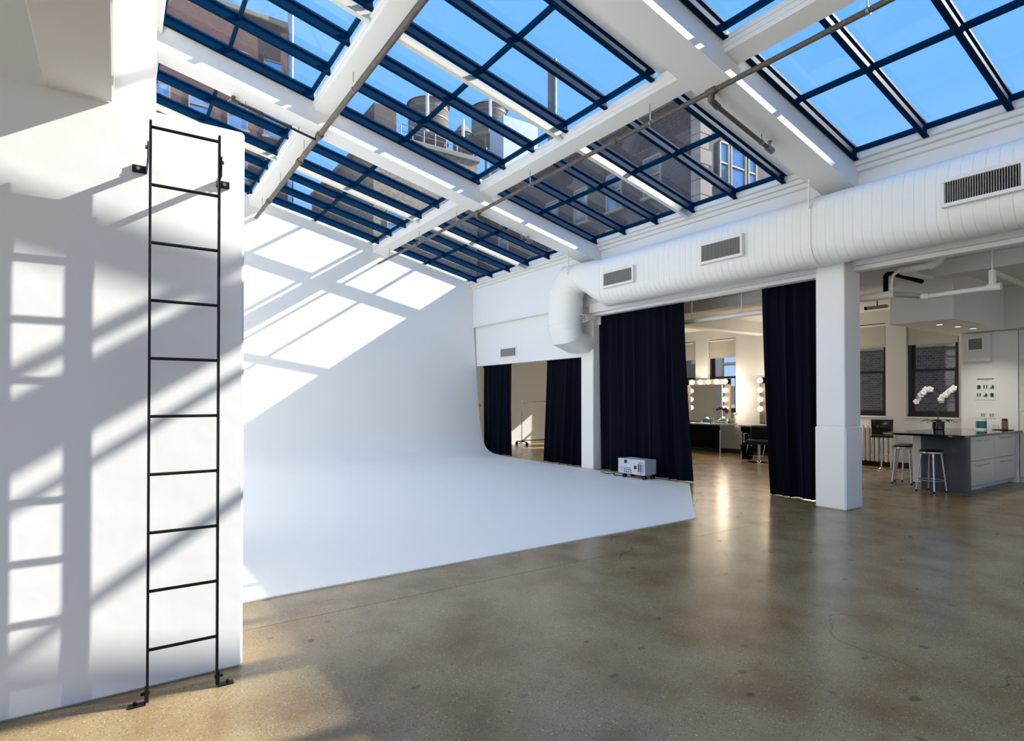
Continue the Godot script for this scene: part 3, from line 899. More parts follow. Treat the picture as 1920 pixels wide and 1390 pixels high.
func kitchen_things():
	org = Vector3.ZERO
	var dark := mat("island_panel", Color(0.33, 0.345, 0.36), 0.12)
	var stone := mat("island_stone", Color(0.10, 0.11, 0.11), 0.06)
	var white := mat("gloss_white", Color(0.86, 0.86, 0.82), 0.1)
	white.clearcoat_enabled = true
	white.clearcoat = 0.4
	# island
	var t := thing("kitchen_island", "kitchen island cabinet with dark end panel and glossy white drawers", "cabinet", v(13.0, 0, 4.1))
	var m := mb(); m.box(v(11.93, 0.1, 3.78), v(14.24, 0.96, 4.60)); m.box(v(12.0, 0, 3.86), v(14.2, 0.1, 4.5)); obj("carcass", m, mats.kitchen_paint, t)
	m = mb(); m.box(v(11.88, 0, 3.73), v(11.93, 0.96, 4.45), 0.003); obj("end_panel", m, dark, t)
	for c in 2:
		for r in 2:
			var x0 := 11.94 + c * 1.15
			var y0 := 0.105 + r * 0.43
			m = mb(); m.box(v(x0, y0, 3.745), v(x0 + 1.14, y0 + 0.422, 3.78), 0.004); var dr := obj("drawer", m, white, t)
			m = mb(); m.tube([v(x0 + 0.3, y0 + 0.345, 3.745), v(x0 + 0.3, y0 + 0.345, 3.715), v(x0 + 0.84, y0 + 0.345, 3.715), v(x0 + 0.84, y0 + 0.345, 3.745)], 0.008, 8); obj("handle", m, mats.brushed, dr)
	m = mb(); m.box(v(11.38, 0.962, 3.64), v(14.25, 1.0, 4.86), 0.006)
	tag(obj("countertop", m, stone), "polished dark stone countertop overhanging the kitchen island", "countertop")
	stools()
	bar_chairs()
	radiator()
	# things standing on the counter
	t = thing("potted_orchid", "white flowering orchid in a black pot on the island counter", "potted plant", v(13.3, 1.0, 4.68))
	pot_orchid(t, mats.gloss_black, mat("orchid_white", Color(0.95, 0.94, 0.92), 0.5), 0.1, 0.15, [[Vector2(0, .13), Vector2(-.02, .75), Vector2(.10, 1.06), Vector2(.38, .56)], [Vector2(0, .13), Vector2(.06, .45), Vector2(.0, .62), Vector2(-.26, .82)]], 16, 0.062)
	t = thing("canister", "teal and white canister on the island counter under the notice", "canister", v(13.9, 1.0, 4.18))
	var teal := mat("teal_label", Color(0.04, 0.42, 0.45), 0.35)
	m = mb(); m.lathe([Vector2(0, 0), Vector2(0.085, 0), Vector2(0.085, 0.03)], v(13.9, 1.0, 4.18), 20); m.lathe([Vector2(0.085, 0.17), Vector2(0.085, 0.215), Vector2(0.08, 0.22)], v(13.9, 1.0, 4.18), 20); obj("body", m, mats.trim_paint, t)
	m = mb(); m.lathe([Vector2(0.086, 0.03), Vector2(0.086, 0.17)], v(13.9, 1.0, 4.18), 20); obj("label_wrap", m, teal, t)
	m = mb(); m.lathe([Vector2(0.088, 0.215), Vector2(0.088, 0.235), Vector2(0, 0.238)], v(13.9, 1.0, 4.18), 20); obj("lid", m, white, t)
	t = thing("flask", "brown metal flask with a dark cap on a small tray", "flask", v(14.05, 1.008, 3.86))
	m = mb(); m.lathe([Vector2(0, 0.01), Vector2(0.045, 0.01), Vector2(0.05, 0.02), Vector2(0.05, 0.16), Vector2(0.044, 0.175)], v(14.05, 1.0, 3.86), 18); obj("body", m, mat("bronze", Color(0.45, 0.36, 0.30), 0.35, 0.5), t)
	m = mb(); m.lathe([Vector2(0.044, 0.175), Vector2(0.046, 0.18), Vector2(0.046, 0.215), Vector2(0.04, 0.222), Vector2(0, 0.222)], v(14.05, 1.0, 3.86), 18); obj("cap", m, mat("plum", Color(0.16, 0.08, 0.10), 0.4), t)
	m = mb(); m.box(v(13.93, 1.0, 3.75), v(14.15, 1.01, 4.02), 0.004)
	tag(obj("tray", m, mats.matte_black), "small dark tray on the counter under the flask", "tray")
	m = mb(); m.box(v(14.18, 1.001, 4.0), v(14.2, 1.12, 4.115), 0.003)
	var card := obj("tent_card", m, mats.trim_paint); tag(card, "small white card standing on the counter beside the flask", "card")
	m = mb()
	for k in 3: m.box(v(14.178, 1.03 + k * 0.025, 4.02), v(14.18, 1.036 + k * 0.025, 4.09))
	obj("printed_line", m, mats.slat_grey, card)
	# poster wall
	t = thing("wall_notice", "printed white notice with six black pictograms on the kitchen wall", "notice", v(14.255, 1.8, 4.2))
	m = mb(); m.box(v(14.252, 1.58, 4.055), v(14.26, 2.03, 4.375)); obj("sheet", m, mat("paper", Color(0.93, 0.94, 0.93), 0.7), t)
	m = mb(); m.box(v(14.25, 1.985, 4.08), v(14.252, 2.0, 4.355)); obj("headline", m, mats.matte_black, t)
	m = mb(); m.box(v(14.25, 1.955, 4.16), v(14.252, 1.962, 4.28)); obj("subtitle", m, mats.slat_grey, t)
	for r in 2:
		for c in 3:
			var y := 1.845 - r * 0.16
			var d := 4.32 - c * 0.105
			m = mb()
			if (r + c) % 3 == 0: m.lathe([Vector2(0.03, 0), Vector2(0.03, 0.003), Vector2(0, 0.003)], v(14.253, y, d), 12, Vector3.LEFT); m.box(v(14.249, y - 0.045, d - 0.03), v(14.252, y - 0.025, d + 0.03))
			elif (r + c) % 3 == 1: m.box(v(14.249, y - 0.04, d - 0.03), v(14.252, y + 0.03, d - 0.012)); m.box(v(14.249, y - 0.04, d + 0.012), v(14.252, y + 0.03, d + 0.03))
			else: m.box(v(14.249, y - 0.04, d - 0.035), v(14.252, y - 0.02, d + 0.035)); m.box(v(14.249, y - 0.02, d - 0.03), v(14.252, y + 0.02, d + 0.005))
			m.box(v(14.2495, y - 0.06, d - 0.022), v(14.252, y - 0.058, d + 0.03))
			obj("pictogram", m, mats.grille_dark, t)
	t = thing("vent_panel", "square white boxed vent panel high on the kitchen wall", "vent", v(14.2, 2.62, 4.34))
	m = mb(); m.box(v(14.18, 2.345, 4.11), v(14.26, 2.905, 4.58), 0.004); obj("box", m, mats.kitchen_paint, t)
	m = mb()
	for e in [[2.555, 2.585, 4.21, 4.49], [2.80, 2.83, 4.21, 4.49], [2.585, 2.80, 4.21, 4.24], [2.585, 2.80, 4.46, 4.49]]: m.box(v(14.165, e[0], e[2]), v(14.18, e[1], e[3]), 0.003)
	obj("frame", m, mats.trim_paint, t)
	m = mb(); m.box(v(14.174, 2.585, 4.24), v(14.18, 2.80, 4.46)); obj("back", m, mats.grille_dark, t)
	m = mb()
	for k in 10: m.box(v(14.168, 2.588 + k * 0.021, 4.24), v(14.176, 2.599 + k * 0.021, 4.46))
	obj("louvre", m, mats.slat_grey, t).set_meta("kind", "stuff")
	for e in [[4.06, 4.17, "white wall socket plate with outlets beside the canister"], [4.20, 4.32, "white wall switch plate above the teal canister"]]:
		t = thing("wall_plate", e[2], "socket", v(14.26, 1.28, e[0] + 0.05))
		m = mb(); m.box(v(14.25, 1.215, e[0]), v(14.26, 1.34, e[1]), 0.003); obj("plate", m, mats.trim_paint, t)
		m = mb(); m.box(v(14.246, 1.25, e[0] + 0.02), v(14.251, 1.31, e[0] + 0.05), 0.002); obj("outlet", m, mats.slat_grey, t)
		m = mb(); m.box(v(14.246, 1.25, e[0] + 0.06), v(14.251, 1.31, e[0] + 0.09), 0.002); obj("outlet", m, mats.slat_grey, t)
	# tall cabinets past the notice wall
	t = thing("tall_cabinet", "tall glossy white cabinet standing past the kitchen notice wall", "cabinet", v(14.3, 0, 3.1))
	m = mb(); m.box(v(14.28, 0.1, 2.3), v(15.0, 2.93, 3.70)); m.box(v(14.32, 0, 2.3), v(15.0, 0.1, 3.70)); obj("carcass", m, mats.kitchen_paint, t)
	for e in [[0.12, 1.35], [1.36, 1.85], [1.86, 2.35]]:
		for k in 2:
			m = mb(); m.box(v(14.255, e[0], 2.32 + k * 0.69), v(14.28, e[1], 2.995 + k * 0.69), 0.004); obj("door", m, white, t)
	# downlights in the soffit
	for q in [[12.18, 4.26, "downlight in the soffit nearest the soffit's outer face"], [12.79, 4.19, "middle downlight of the three in the kitchen soffit"], [13.36, 4.13, "downlight in the soffit nearest the notice wall"]]:
		t = thing("downlight", "round recessed " + q[2], "downlight", v(q[0], 2.935, q[1]), "soffit downlights")
		m = mb(); m.lathe([Vector2(0.05, 0.004), Vector2(0.075, 0.0), Vector2(0.08, -0.006), Vector2(0.05, -0.008)], v(q[0], 2.933, q[1]), 20); obj("rim", m, mats.trim_paint, t)
		m = mb(); m.lathe([Vector2(0.05, 0), Vector2(0, 0.001)], v(q[0], 2.928, q[1]), 20); obj("lens", m, lamp_mat("downlight_glow", Color(1.0, 0.93, 0.80), 1.6), t)
		var s := SpotLight3D.new()
		s.name = "downlight_beam"
		s.position = v(q[0], 2.91, q[1]) - t.position
		s.rotation.x = -PI / 2
		s.spot_angle = 62
		s.spot_angle_attenuation = 0.6
		s.light_energy = 0.5
		s.light_color = Color(1.0, 0.96, 0.9)
		s.light_size = 0.05
		s.spot_range = 12
		s.spot_attenuation = 2.0
		s.shadow_enabled = true
		t.add_child(s)
	kitchen_pipes()

func lamp_mat(called: String, c: Color, e: float) -> Material:
	if not mats.has(called):
		var g := mat(called, c, 0.4)
		g.emission_enabled = true
		g.emission = c
		g.emission_energy_multiplier = e
	return mats[called]

func stools():
	# one round stool at the local origin, then copies
	var at := [[11.62, 4.20, "round metal stool with black cushion in front of the dark island panel"], [12.36, 4.93, "round metal stool with black cushion beside the island's corner"], [12.78, 5.02, "round metal stool with black cushion mostly hidden behind the island panel"]]
	var t := thing("bar_stool", at[0][2], "stool", v(at[0][0], 0, at[0][1]), "round metal bar stools")
	org = Vector3.ZERO
	var m := mb(); m.lathe([Vector2(0, 0.655), Vector2(0.165, 0.655), Vector2(0.185, 0.668), Vector2(0.185, 0.69), Vector2(0.17, 0.697)], Vector3.ZERO, 28); obj("seat_pan", m, mats.brushed, t)
	m = mb(); m.lathe([Vector2(0.178, 0.692), Vector2(0.182, 0.705), Vector2(0.165, 0.722), Vector2(0.08, 0.727), Vector2(0, 0.727)], Vector3.ZERO, 28); obj("cushion", m, mats.black_leather, t)
	for k in 4:
		var a := PI / 4 + PI / 2 * k + 0.25
		var dir := Vector3(cos(a), 0, sin(a))
		m = mb(); m.tube([dir * 0.14 + Vector3(0, 0.66, 0), dir * 0.15 + Vector3(0, 0.6, 0), dir * 0.215 + Vector3(0, 0.02, 0)], [0.02, 0.0145, 0.0145], 10)
		var lg := obj("leg", m, mats.brushed, t)
		m = mb(); m.tube([dir * 0.215 + Vector3(0, 0.025, 0), dir * 0.218 + Vector3(0, 0, 0)], 0.017, 10); obj("foot_cap", m, mats.matte_black, lg)
	var ring := []
	for k in 29: ring.append(Vector3(cos(TAU * k / 28) * 0.195, 0.2, sin(TAU * k / 28) * 0.195))
	m = mb(); m.tube(ring, 0.008, 8, false); obj("foot_ring", m, mats.brushed, t)
	for i in [1, 2]: copy_of(t, v(at[i][0], 0, at[i][1]), 0.5 * i, at[i][2])
	org = Vector3.ZERO

func bar_chairs():
	var t := thing("bar_chair", "black bar chair with a low backrest in front of the radiator", "bar chair", v(14.25, 0, 6.12), "black bar chairs by the radiator")
	org = Vector3.ZERO
	var L: Material = mats.black_leather
	# local: x towards the windows, z towards the viewer's side of the room
	var m := mb(); m.box(Vector3(-0.22, 0.735, -0.22), Vector3(0.22, 0.79, 0.22), 0.02); obj("seat", m, L, t)
	var rs := []
	for k in 9:
		var a := -0.9 + 1.8 * k / 8.0
		rs.append([Vector3(0.23 * sin(a), 0.80, 0.02 + 0.22 * cos(a)), Vector3(0.255 * sin(a), 0.80, 0.02 + 0.245 * cos(a)), Vector3(0.27 * sin(a), 1.14, 0.06 + 0.25 * cos(a)), Vector3(0.245 * sin(a), 1.14, 0.06 + 0.225 * cos(a))])
	m = mb(); m.rings(rs); obj("backrest", m, L, t)
	m = mb(); m.tube([Vector3(0, 0.73, 0), Vector3(0, 0.03, 0)], 0.022, 12); obj("column", m, mats.chrome, t)
	m = mb(); m.lathe([Vector2(0, 0), Vector2(0.2, 0), Vector2(0.2, 0.008), Vector2(0.05, 0.025), Vector2(0.025, 0.05)], Vector3.ZERO, 28); obj("base", m, mats.chrome, t)
	m = mb(); m.tube([Vector3(-0.16, 0.735, -0.1), Vector3(-0.17, 0.36, -0.14), Vector3(-0.13, 0.32, -0.2), Vector3(0.13, 0.32, -0.2), Vector3(0.17, 0.36, -0.14), Vector3(0.16, 0.735, -0.1)], 0.009, 8); obj("footrest", m, mats.chrome, t)
	t.rotation.y = -PI / 2 + 0.5
	copy_of(t, v(13.75, 0, 6.72), -PI / 2 - 0.6, "black bar chair partly hidden behind the square white pillar")

func radiator():
	org = Vector3.ZERO
	var t := thing("radiator", "pale cast-iron radiator under the sash window by the bar chair", "radiator", v(14.95, 0, 6.8))
	for k in 10:
		var d := 6.18 + k * 0.098
		for x in [14.86, 15.0]:
			var m := mb(); m.tube([v(x, 0.12, d), v(x, 0.18, d), v(x, 0.92, d), v(x, 0.98, d)], [0.028, 0.036, 0.036, 0.02], 10); obj("section", m, mats.kitchen_paint, t)
	var m := mb(); m.tube([v(14.93, 0.17, 6.15), v(14.93, 0.17, 7.09)], 0.035, 10); m.tube([v(14.93, 0.90, 6.15), v(14.93, 0.90, 7.09)], 0.035, 10); obj("header", m, mats.kitchen_paint, t)
	for d in [6.18, 7.06]:
		for x in [14.87, 14.99]:
			m = mb(); m.tube([v(x, 0.15, d), v(x, 0, d)], 0.018, 8); obj("leg", m, mats.kitchen_paint, t)
	m = mb(); m.box(v(14.86, 0, 5.02), v(15.09, 0.72, 5.75), 0.008)
	var bx_ := obj("cover_box", m, mats.trim_paint); tag(bx_, "low white boxed cover against the window wall behind the stools", "radiator cover")

func pot_orchid(t: Node3D, pot: Material, petal: Material, r: float, h: float, stems: Array, n: int, L: float):
	var at := t.position
	var m := mb(); m.lathe([Vector2(0, 0), Vector2(r * 0.85, 0), Vector2(r, 0.01), Vector2(r, h), Vector2(r - 0.008, h), Vector2(r - 0.01, h - 0.02), Vector2(0, h - 0.02)], at, 24); obj("pot", m, pot, t)
	var green: Material = mat("leaf_green", Color(0.36, 0.46, 0.12), 0.4) if not mats.has("leaf_green") else mats.leaf_green
	var stem_m: Material = mat("stem_brown", Color(0.30, 0.27, 0.12), 0.6) if not mats.has("stem_brown") else mats.stem_brown
	var rng := RandomNumberGenerator.new()
	rng.seed = 40 + n
	for k in 6:
		var a := TAU * k / 6.0 + 0.3
		var dir := Vector3(cos(a), 0, sin(a))
		var side := Vector3(-sin(a), 0, cos(a))
		var grid := []
		for i in 9:
			var u := i / 8.0
			var c := at + Vector3(0, h - 0.01, 0) + dir * (0.30 * u) + Vector3(0, 0.16 * u - 0.17 * u * u, 0)
			var w := 0.052 * sin(PI * clampf(u * 0.92 + 0.06, 0, 1))
			grid.append([c - side * w + Vector3(0, w * 0.35, 0), c - side * w * 0.5 + Vector3(0, w * .1, 0), c, c + side * w * 0.5 + Vector3(0, w * .1, 0), c + side * w + Vector3(0, w * 0.35, 0)])
		m = mb(); m.sheet(grid, Vector3(0, 0.003, 0)); obj("leaf", m, green, t)
	for cp in stems:
		var pts := []
		for i in 15:
			var u := i / 14.0
			var w: Vector2 = cp[0].bezier_interpolate(cp[1], cp[2], cp[3], u)
			pts.append(at + Vector3(-0.04 * u, w.y, -w.x))
		m = mb(); m.tube(pts, 0.005, 6); var st := obj("flower_stem", m, stem_m, t)
		for k in n / 2:
			var u := 0.60 + 0.40 * k / (n / 2 - 1.0)
			var f := u * 14.0
			var i := mini(int(f), 13)
			var c: Vector3 = pts[i].lerp(pts[i + 1], f - i) + Vector3(rng.randf_range(-.02, .02), -0.015, rng.randf_range(-.02, .02))
			m = mb()
			var nrm := Vector3(-0.9, 0.05, rng.randf_range(-0.5, 0.5)).normalized()
			var e1 := nrm.cross(Vector3.UP).normalized()
			var e2 := e1.cross(nrm)
			for p in 5:
				var a := TAU * p / 5.0 + rng.randf() * 0.3
				var dirp := e1 * cos(a) + e2 * sin(a)
				var sd := nrm.cross(dirp)
				var g := []
				for q in 5:
					var uu := q / 4.0
					var w2 := L * 0.5 * sin(PI * (0.12 + 0.84 * uu))
					var cc: Vector3 = c + dirp * L * uu + nrm * 0.012 * sin(PI * uu)
					g.append([cc - sd * w2, cc, cc + sd * w2])
				m.sheet(g, nrm * 0.0015)
			obj("blossom", m, petal, st)

func pv(x: float, y: float, d: float) -> Vector3:        # the pipes were laid out for x = 10.2 and hang at 9.5
	return Vector3(x * 0.9314, 1.6 + (y - 1.6) * 0.9314, -d * 0.9314)

func kitchen_pipes():
	org = Vector3.ZERO
	var Wp: Material = mats.trim_paint
	var t := thing("ceiling_pipe", "white sprinkler pipe running level under the kitchen ceiling beam", "pipe", v(9.5, 3.15, 4))
	var m := mb(); m.tube([pv(10.2, 3.265, 18.2), pv(10.2, 3.265, 4.66)], 0.046, 12); obj("run", m, Wp, t)
	m = mb(); m.tube([pv(10.2, 3.265, 4.66), pv(10.2, 3.265, 4.18)], 0.06, 12); obj("fitting", m, Wp, t)
	m = mb(); m.tube([pv(10.2, 3.265, 4.22), pv(10.36, 3.235, 3.98), pv(10.46, 3.21, 3.87)], 0.038, 12); obj("run", m, mats.slat_grey, t)
	m = mb(); m.tube([pv(10.44, 3.205, 3.9), pv(10.46, 3.2, 3.80)], 0.05, 12); obj("fitting", m, Wp, t)
	m = mb(); m.tube([pv(10.46, 3.2, 3.84), pv(10.46, 3.215, 2.98)], 0.036, 12); obj("run", m, Wp, t)
	m = mb(); m.tube([pv(10.46, 3.215, 3.06), pv(10.46, 3.215, 2.90)], 0.052, 12); m.tube([pv(10.46, 3.215, 3.0), pv(10.46, 3.46, 3.0)], 0.043, 12); obj("elbow", m, Wp, t)
	m = mb(); m.tube([pv(10.46, 3.44, 3.0), pv(10.62, 3.45, 3.02), pv(12.5, 3.45, 3.1)], 0.036, 10); obj("run", m, Wp, t)
	for d in [3.0, 6.9, 8.1, 11.0]:
		m = mb(); m.tube([pv(10.2 + (0.26 if d < 4 else 0.0), 3.30, d), pv(10.2 + (0.26 if d < 4 else 0.0), 3.876, d)], 0.011, 8); obj("hanger", m, Wp, t)
	t = thing("ceiling_pipe", "thick white bent pipe crossing above the kitchen opening", "pipe", v(9.6, 3.5, 3.5))
	m = mb(); m.tube([pv(10.3, 3.87, 3.565), pv(10.3, 3.751, 3.576), pv(10.3, 3.69, 3.605), pv(10.3, 3.66, 3.66), pv(10.3, 3.651, 3.72)], 0.058, 14); obj("bend", m, Wp, t)
	m = mb(); m.tube([pv(10.3, 3.652, 3.70), pv(10.3, 3.638, 4.14)], 0.052, 14); obj("run", m, Wp, t)
	m = mb(); m.tube([pv(10.3, 3.652, 3.69), pv(10.3, 3.650, 3.73)], 0.064, 14); m.tube([pv(10.3, 3.641, 3.98), pv(10.3, 3.640, 4.01)], 0.062, 14); obj("collar", m, Wp, t)
	m = mb(); m.tube([pv(10.3, 3.636, 4.10), pv(10.4, 3.63, 4.13), pv(11.1, 3.605, 4.00)], 0.046, 12); obj("lateral", m, Wp, t)
	t = thing("ceiling_pipe", "black pipe dropping beside the white pipes above the kitchen opening", "pipe", v(9.5, 3.3, 4.0))
	m = mb(); m.tube([pv(11.1, 3.56, 4.13), pv(10.3, 3.615, 4.245), pv(10.22, 3.605, 4.28), pv(10.2, 3.57, 4.30), pv(10.2, 3.32, 4.30)], 0.034, 12); obj("bend", m, mats.matte_black, t)
	t = thing("ceiling_pipe", "slim white curved pipe beside the black pipe drop", "pipe", v(9.5, 3.3, 3.9))
	m = mb(); m.tube([pv(10.2, 3.32, 4.22), pv(10.2, 3.50, 4.215), pv(10.2, 3.57, 4.19), pv(10.2, 3.61, 4.13), pv(10.2, 3.62, 4.08)], 0.023, 10); obj("bend", m, Wp, t)
	t = thing("strip_light", "slim unlit grey strip fixture hanging past the square pillar", "lamp", v(10.3, 3.12, 4.45))
	m = mb(); m.box(v(10.26, 3.08, 4.32), v(10.34, 3.13, 4.62), 0.01); obj("housing", m, mats.slat_grey, t)
	m = mb(); m.tube([v(10.3, 3.13, 4.47), v(10.3, 3.24, 4.47)], 0.008, 8); obj("stem", m, mats.matte_black, t)
	m = mb(); m.tube([v(10.3, 3.105, 4.62), v(10.3, 3.105, 4.66)], 0.03, 10); obj("end_cap", m, mats.matte_black, t)

func makeup_things():
	org = Vector3.ZERO
	var tops := mat("vanity_top", Color(0.5, 0.5, 0.5), 0.12)
	for q in [[10.32, 12.3, "black make-up counter with chrome legs under the lit mirror"], [7.7, 9.75, "black make-up counter behind the curtain by the pillar"]]:
		var t := thing("makeup_counter", q[2], "counter", v(14.7, 0, (q[0] + q[1]) / 2))
		var m := mb(); m.box(v(14.25, 0.83, q[0]), v(15.04, 0.87, q[1]), 0.006); obj("top", m, tops, t)
		m = mb(); m.box(v(14.34, 0.16, q[0] + 0.1), v(14.38, 0.83, q[1] - 0.05), 0.004); obj("front_board", m, mats.matte_black, t)
		m = mb(); m.box(v(14.27, 0.70, q[0] + 0.05), v(14.33, 0.82, q[1] - 0.05), 0.004); obj("drawer_rail", m, mats.matte_black, t)
		for d in [q[0] + 0.06, q[1] - 0.06]:
			m = mb(); m.tube([v(14.31, 0.83, d), v(14.31, 0.0, d)], 0.026, 12); var lg := obj("leg", m, mats.chrome, t)
			m = mb(); m.lathe([Vector2(0, 0), Vector2(0.05, 0), Vector2(0.05, 0.012), Vector2(0.028, 0.02)], v(14.31, 0, d), 14); obj("foot", m, mats.chrome, lg)
	mirror(10.5, 12.15, "wide make-up mirror ringed with lit bulbs above the black counter")
	mirror(7.9, 9.55, "second bulb-lit make-up mirror half hidden by the pillar curtain")
	# on the counter
	var t := thing("purple_orchid", "purple orchid in a small pot beside the lit make-up mirror", "potted plant", v(14.62, 0.87, 10.42))
	org = t.position
	pot_orchid(t, mats.kitchen_paint, mat("orchid_purple", Color(0.42, 0.06, 0.36), 0.5), 0.06, 0.1, [[Vector2(0, .08), Vector2(-.02, .35), Vector2(.02, .55), Vector2(.24, .44)], [Vector2(0, .08), Vector2(-.06, .25), Vector2(-.08, .4), Vector2(-.05, .46)]], 10, 0.05)
	t = thing("tissue_box", "teal tissue box with a white tissue in front of the mirror", "tissue box", v(14.6, 0.87, 11.0))
	var m := mb(); m.box(v(14.52, 0.87, 10.93), v(14.68, 1.0, 11.16), 0.005); obj("box", m, mats.teal_label, t)
	m = mb(); m.sphere(v(14.6, 1.01, 11.04), Vector3(0.05, 0.05, 0.06), 10); obj("tissue", m, mats.trim_paint, t)
	for q in [[11.22, 0.15, "steel tumbler on the make-up counter nearer the tissue box"], [10.86, 0.16, "steel tumbler on the make-up counter nearer the purple orchid"]]:
		t = thing("tumbler", q[2], "tumbler", v(14.6, 0.87, q[0]), "tumblers on the make-up counter")
		m = mb(); m.lathe([Vector2(0, 0), Vector2(0.034, 0), Vector2(0.04, q[1]), Vector2(0.036, q[1]), Vector2(0.031, 0.01), Vector2(0, 0.01)], t.position, 16); obj("cup", m, mats.steel, t)
	for q in [[11.35, 12.0, "open white magazine at the edge of the make-up counter"], [10.86, 11.24, "white folded sheet lying beside the magazine on the counter"]]:
		m = mb(); m.box(v(14.27, 0.871, q[0]), v(14.47, 0.885, q[1]), 0.003)
		tag(obj("paper_sheet", m, mats.paper), q[2], "paper", "papers on the make-up counter")
	# salon chair
	t = thing("salon_chair", "black salon chair on a chrome pedestal in front of the mirrors", "chair", v(13.35, 0, 8.55))
	org = Vector3.ZERO
	var L: Material = mats.black_leather
	m = mb(); m.box(Vector3(-0.27, 0.46, -0.27), Vector3(0.27, 0.58, 0.27), 0.04); obj("seat", m, L, t)
	m = mb(); m.box(Vector3(-0.28, 0.56, 0.2), Vector3(0.28, 0.92, 0.30), 0.04); obj("backrest", m, L, t)
	for s in [-1, 1]:
		m = mb(); m.tube([Vector3(0.3 * s, 0.5, 0.22), Vector3(0.31 * s, 0.70, 0.2), Vector3(0.31 * s, 0.72, -0.2), Vector3(0.3 * s, 0.5, -0.22)], 0.016, 8); obj("armrest", m, mats.chrome, t)
	m = mb(); m.tube([Vector3(0, 0.46, 0), Vector3(0, 0.03, 0)], 0.038, 14); obj("pedestal", m, mats.chrome, t)
	m = mb(); m.lathe([Vector2(0, 0), Vector2(0.29, 0), Vector2(0.29, 0.012), Vector2(0.06, 0.035), Vector2(0.045, 0.05)], Vector3.ZERO, 28); obj("base", m, mats.chrome, t)
	m = mb(); m.tube([Vector3(-0.2, 0.46, -0.25), Vector3(-0.2, 0.2, -0.42), Vector3(0.2, 0.2, -0.42), Vector3(0.2, 0.46, -0.25)], 0.014, 8); obj("footrest", m, mats.chrome, t)
	t.rotation.y = PI / 2 + 0.3
	t = thing("waste_bin", "black wire waste bin beside the salon chair", "bin", v(13.9, 0, 9.25))
	org = Vector3.ZERO
	m = mb(); m.lathe([Vector2(0, 0), Vector2(0.13, 0), Vector2(0.17, 0.36), Vector2(0.175, 0.37), Vector2(0.165, 0.36), Vector2(0.125, 0.01), Vector2(0, 0.01)], Vector3.ZERO, 20); obj("basket", m, mats.matte_black, t)
	m = mb(); m.lathe([Vector2(0.172, 0.36), Vector2(0.178, 0.366), Vector2(0.172, 0.375)], Vector3.ZERO, 20); obj("rim", m, mats.gloss_black, t)
	# clothes rack seen through the small opening
	org = Vector3.ZERO
	t = thing("clothes_rack", "empty rolling clothes rack standing beyond the small curtained opening", "clothes rack", v(12.2, 0, 16.2))
	var S_: Material = mats.chrome
	for x in [11.45, 13.1]:
		m = mb(); m.tube([v(x, 0.16, 16.2), v(x, 1.52, 16.2)], 0.014, 10); obj("upright", m, S_, t)
		m = mb(); m.tube([v(x, 0.13, 15.9), v(x, 0.15, 16.2), v(x, 0.13, 16.5)], 0.018, 10); var ft := obj("foot_bar", m, mats.matte_black, t)
		for d in [15.9, 16.5]:
			m = mb(); m.tube([v(x - 0.02, 0.06, d), v(x + 0.02, 0.06, d)], 0.06, 14); obj("caster", m, mats.matte_black, ft)
	m = mb(); m.tube([v(11.45, 1.52, 16.2), v(13.1, 1.52, 16.2)], 0.014, 10); obj("hanging_rail", m, S_, t)
	m = mb(); m.tube([v(11.45, 0.17, 16.2), v(13.1, 0.17, 16.2)], 0.016, 10); obj("bottom_rail", m, mats.matte_black, t)

func mirror(d0: float, d1: float, label: String):
	org = Vector3.ZERO
	var t := thing("makeup_mirror", label, "mirror", v(14.98, 0.87, (d0 + d1) / 2))
	var m := mb()
	var y0 := 0.90; var y1 := 2.20
	for e in [[y1 - 0.17, y1, d0, d1], [y0, y0 + 0.03, d0, d1], [y0, y1, d0, d0 + 0.17], [y0, y1, d1 - 0.17, d1]]: m.box(v(14.94, e[0], e[2]), v(15.0, e[1], e[3]), 0.005)
	obj("frame", m, mat("mirror_frame", Color(0.55, 0.5, 0.46), 0.2, 0.4) if not mats.has("mirror_frame") else mats.mirror_frame, t)
	m = mb(); m.box(v(14.985, 0.93, d0 + 0.17), v(14.995, 2.03, d1 - 0.17)); obj("glass", m, mat("mirror_glass", Color(0.92, 0.93, 0.93), 0.01, 1.0) if not mats.has("mirror_glass") else mats.mirror_glass, t)
	var spots := []
	var n := 6
	for k in n: spots.append(Vector2(d0 + 0.085 + k * (d1 - d0 - 0.17) / (n - 1), y1 - 0.085))
	for k in 3:
		spots.append(Vector2(d0 + 0.085, 1.85 - k * 0.265)); spots.append(Vector2(d1 - 0.085, 1.85 - k * 0.265))
	for k in spots.size():
		var p: Vector2 = spots[k]
		m = mb(); m.lathe([Vector2(0.03, 0), Vector2(0.03, 0.035), Vector2(0.022, 0.045)], v(14.94, p.y, p.x), 12, Vector3.LEFT); var sk := obj("socket", m, mats.brushed, t)
		m = mb(); m.sphere(v(14.83, p.y, p.x), Vector3(0.078, 0.078, 0.078), 14); obj("bulb", m, lamp_mat("bulb_glow", Color(1.0, 0.86, 0.70), 1.0), sk)
		if k % 2 == 0:
			var l := OmniLight3D.new()
			l.name = "bulb_light"
			l.position = v(14.70, p.y, p.x) - t.position
			l.light_energy = 0.15
			l.light_color = Color(1.0, 0.93, 0.84)
			l.light_size = 0.05
			l.omni_range = 12
			l.omni_attenuation = 2.0
			l.shadow_enabled = true
			t.add_child(l, true)

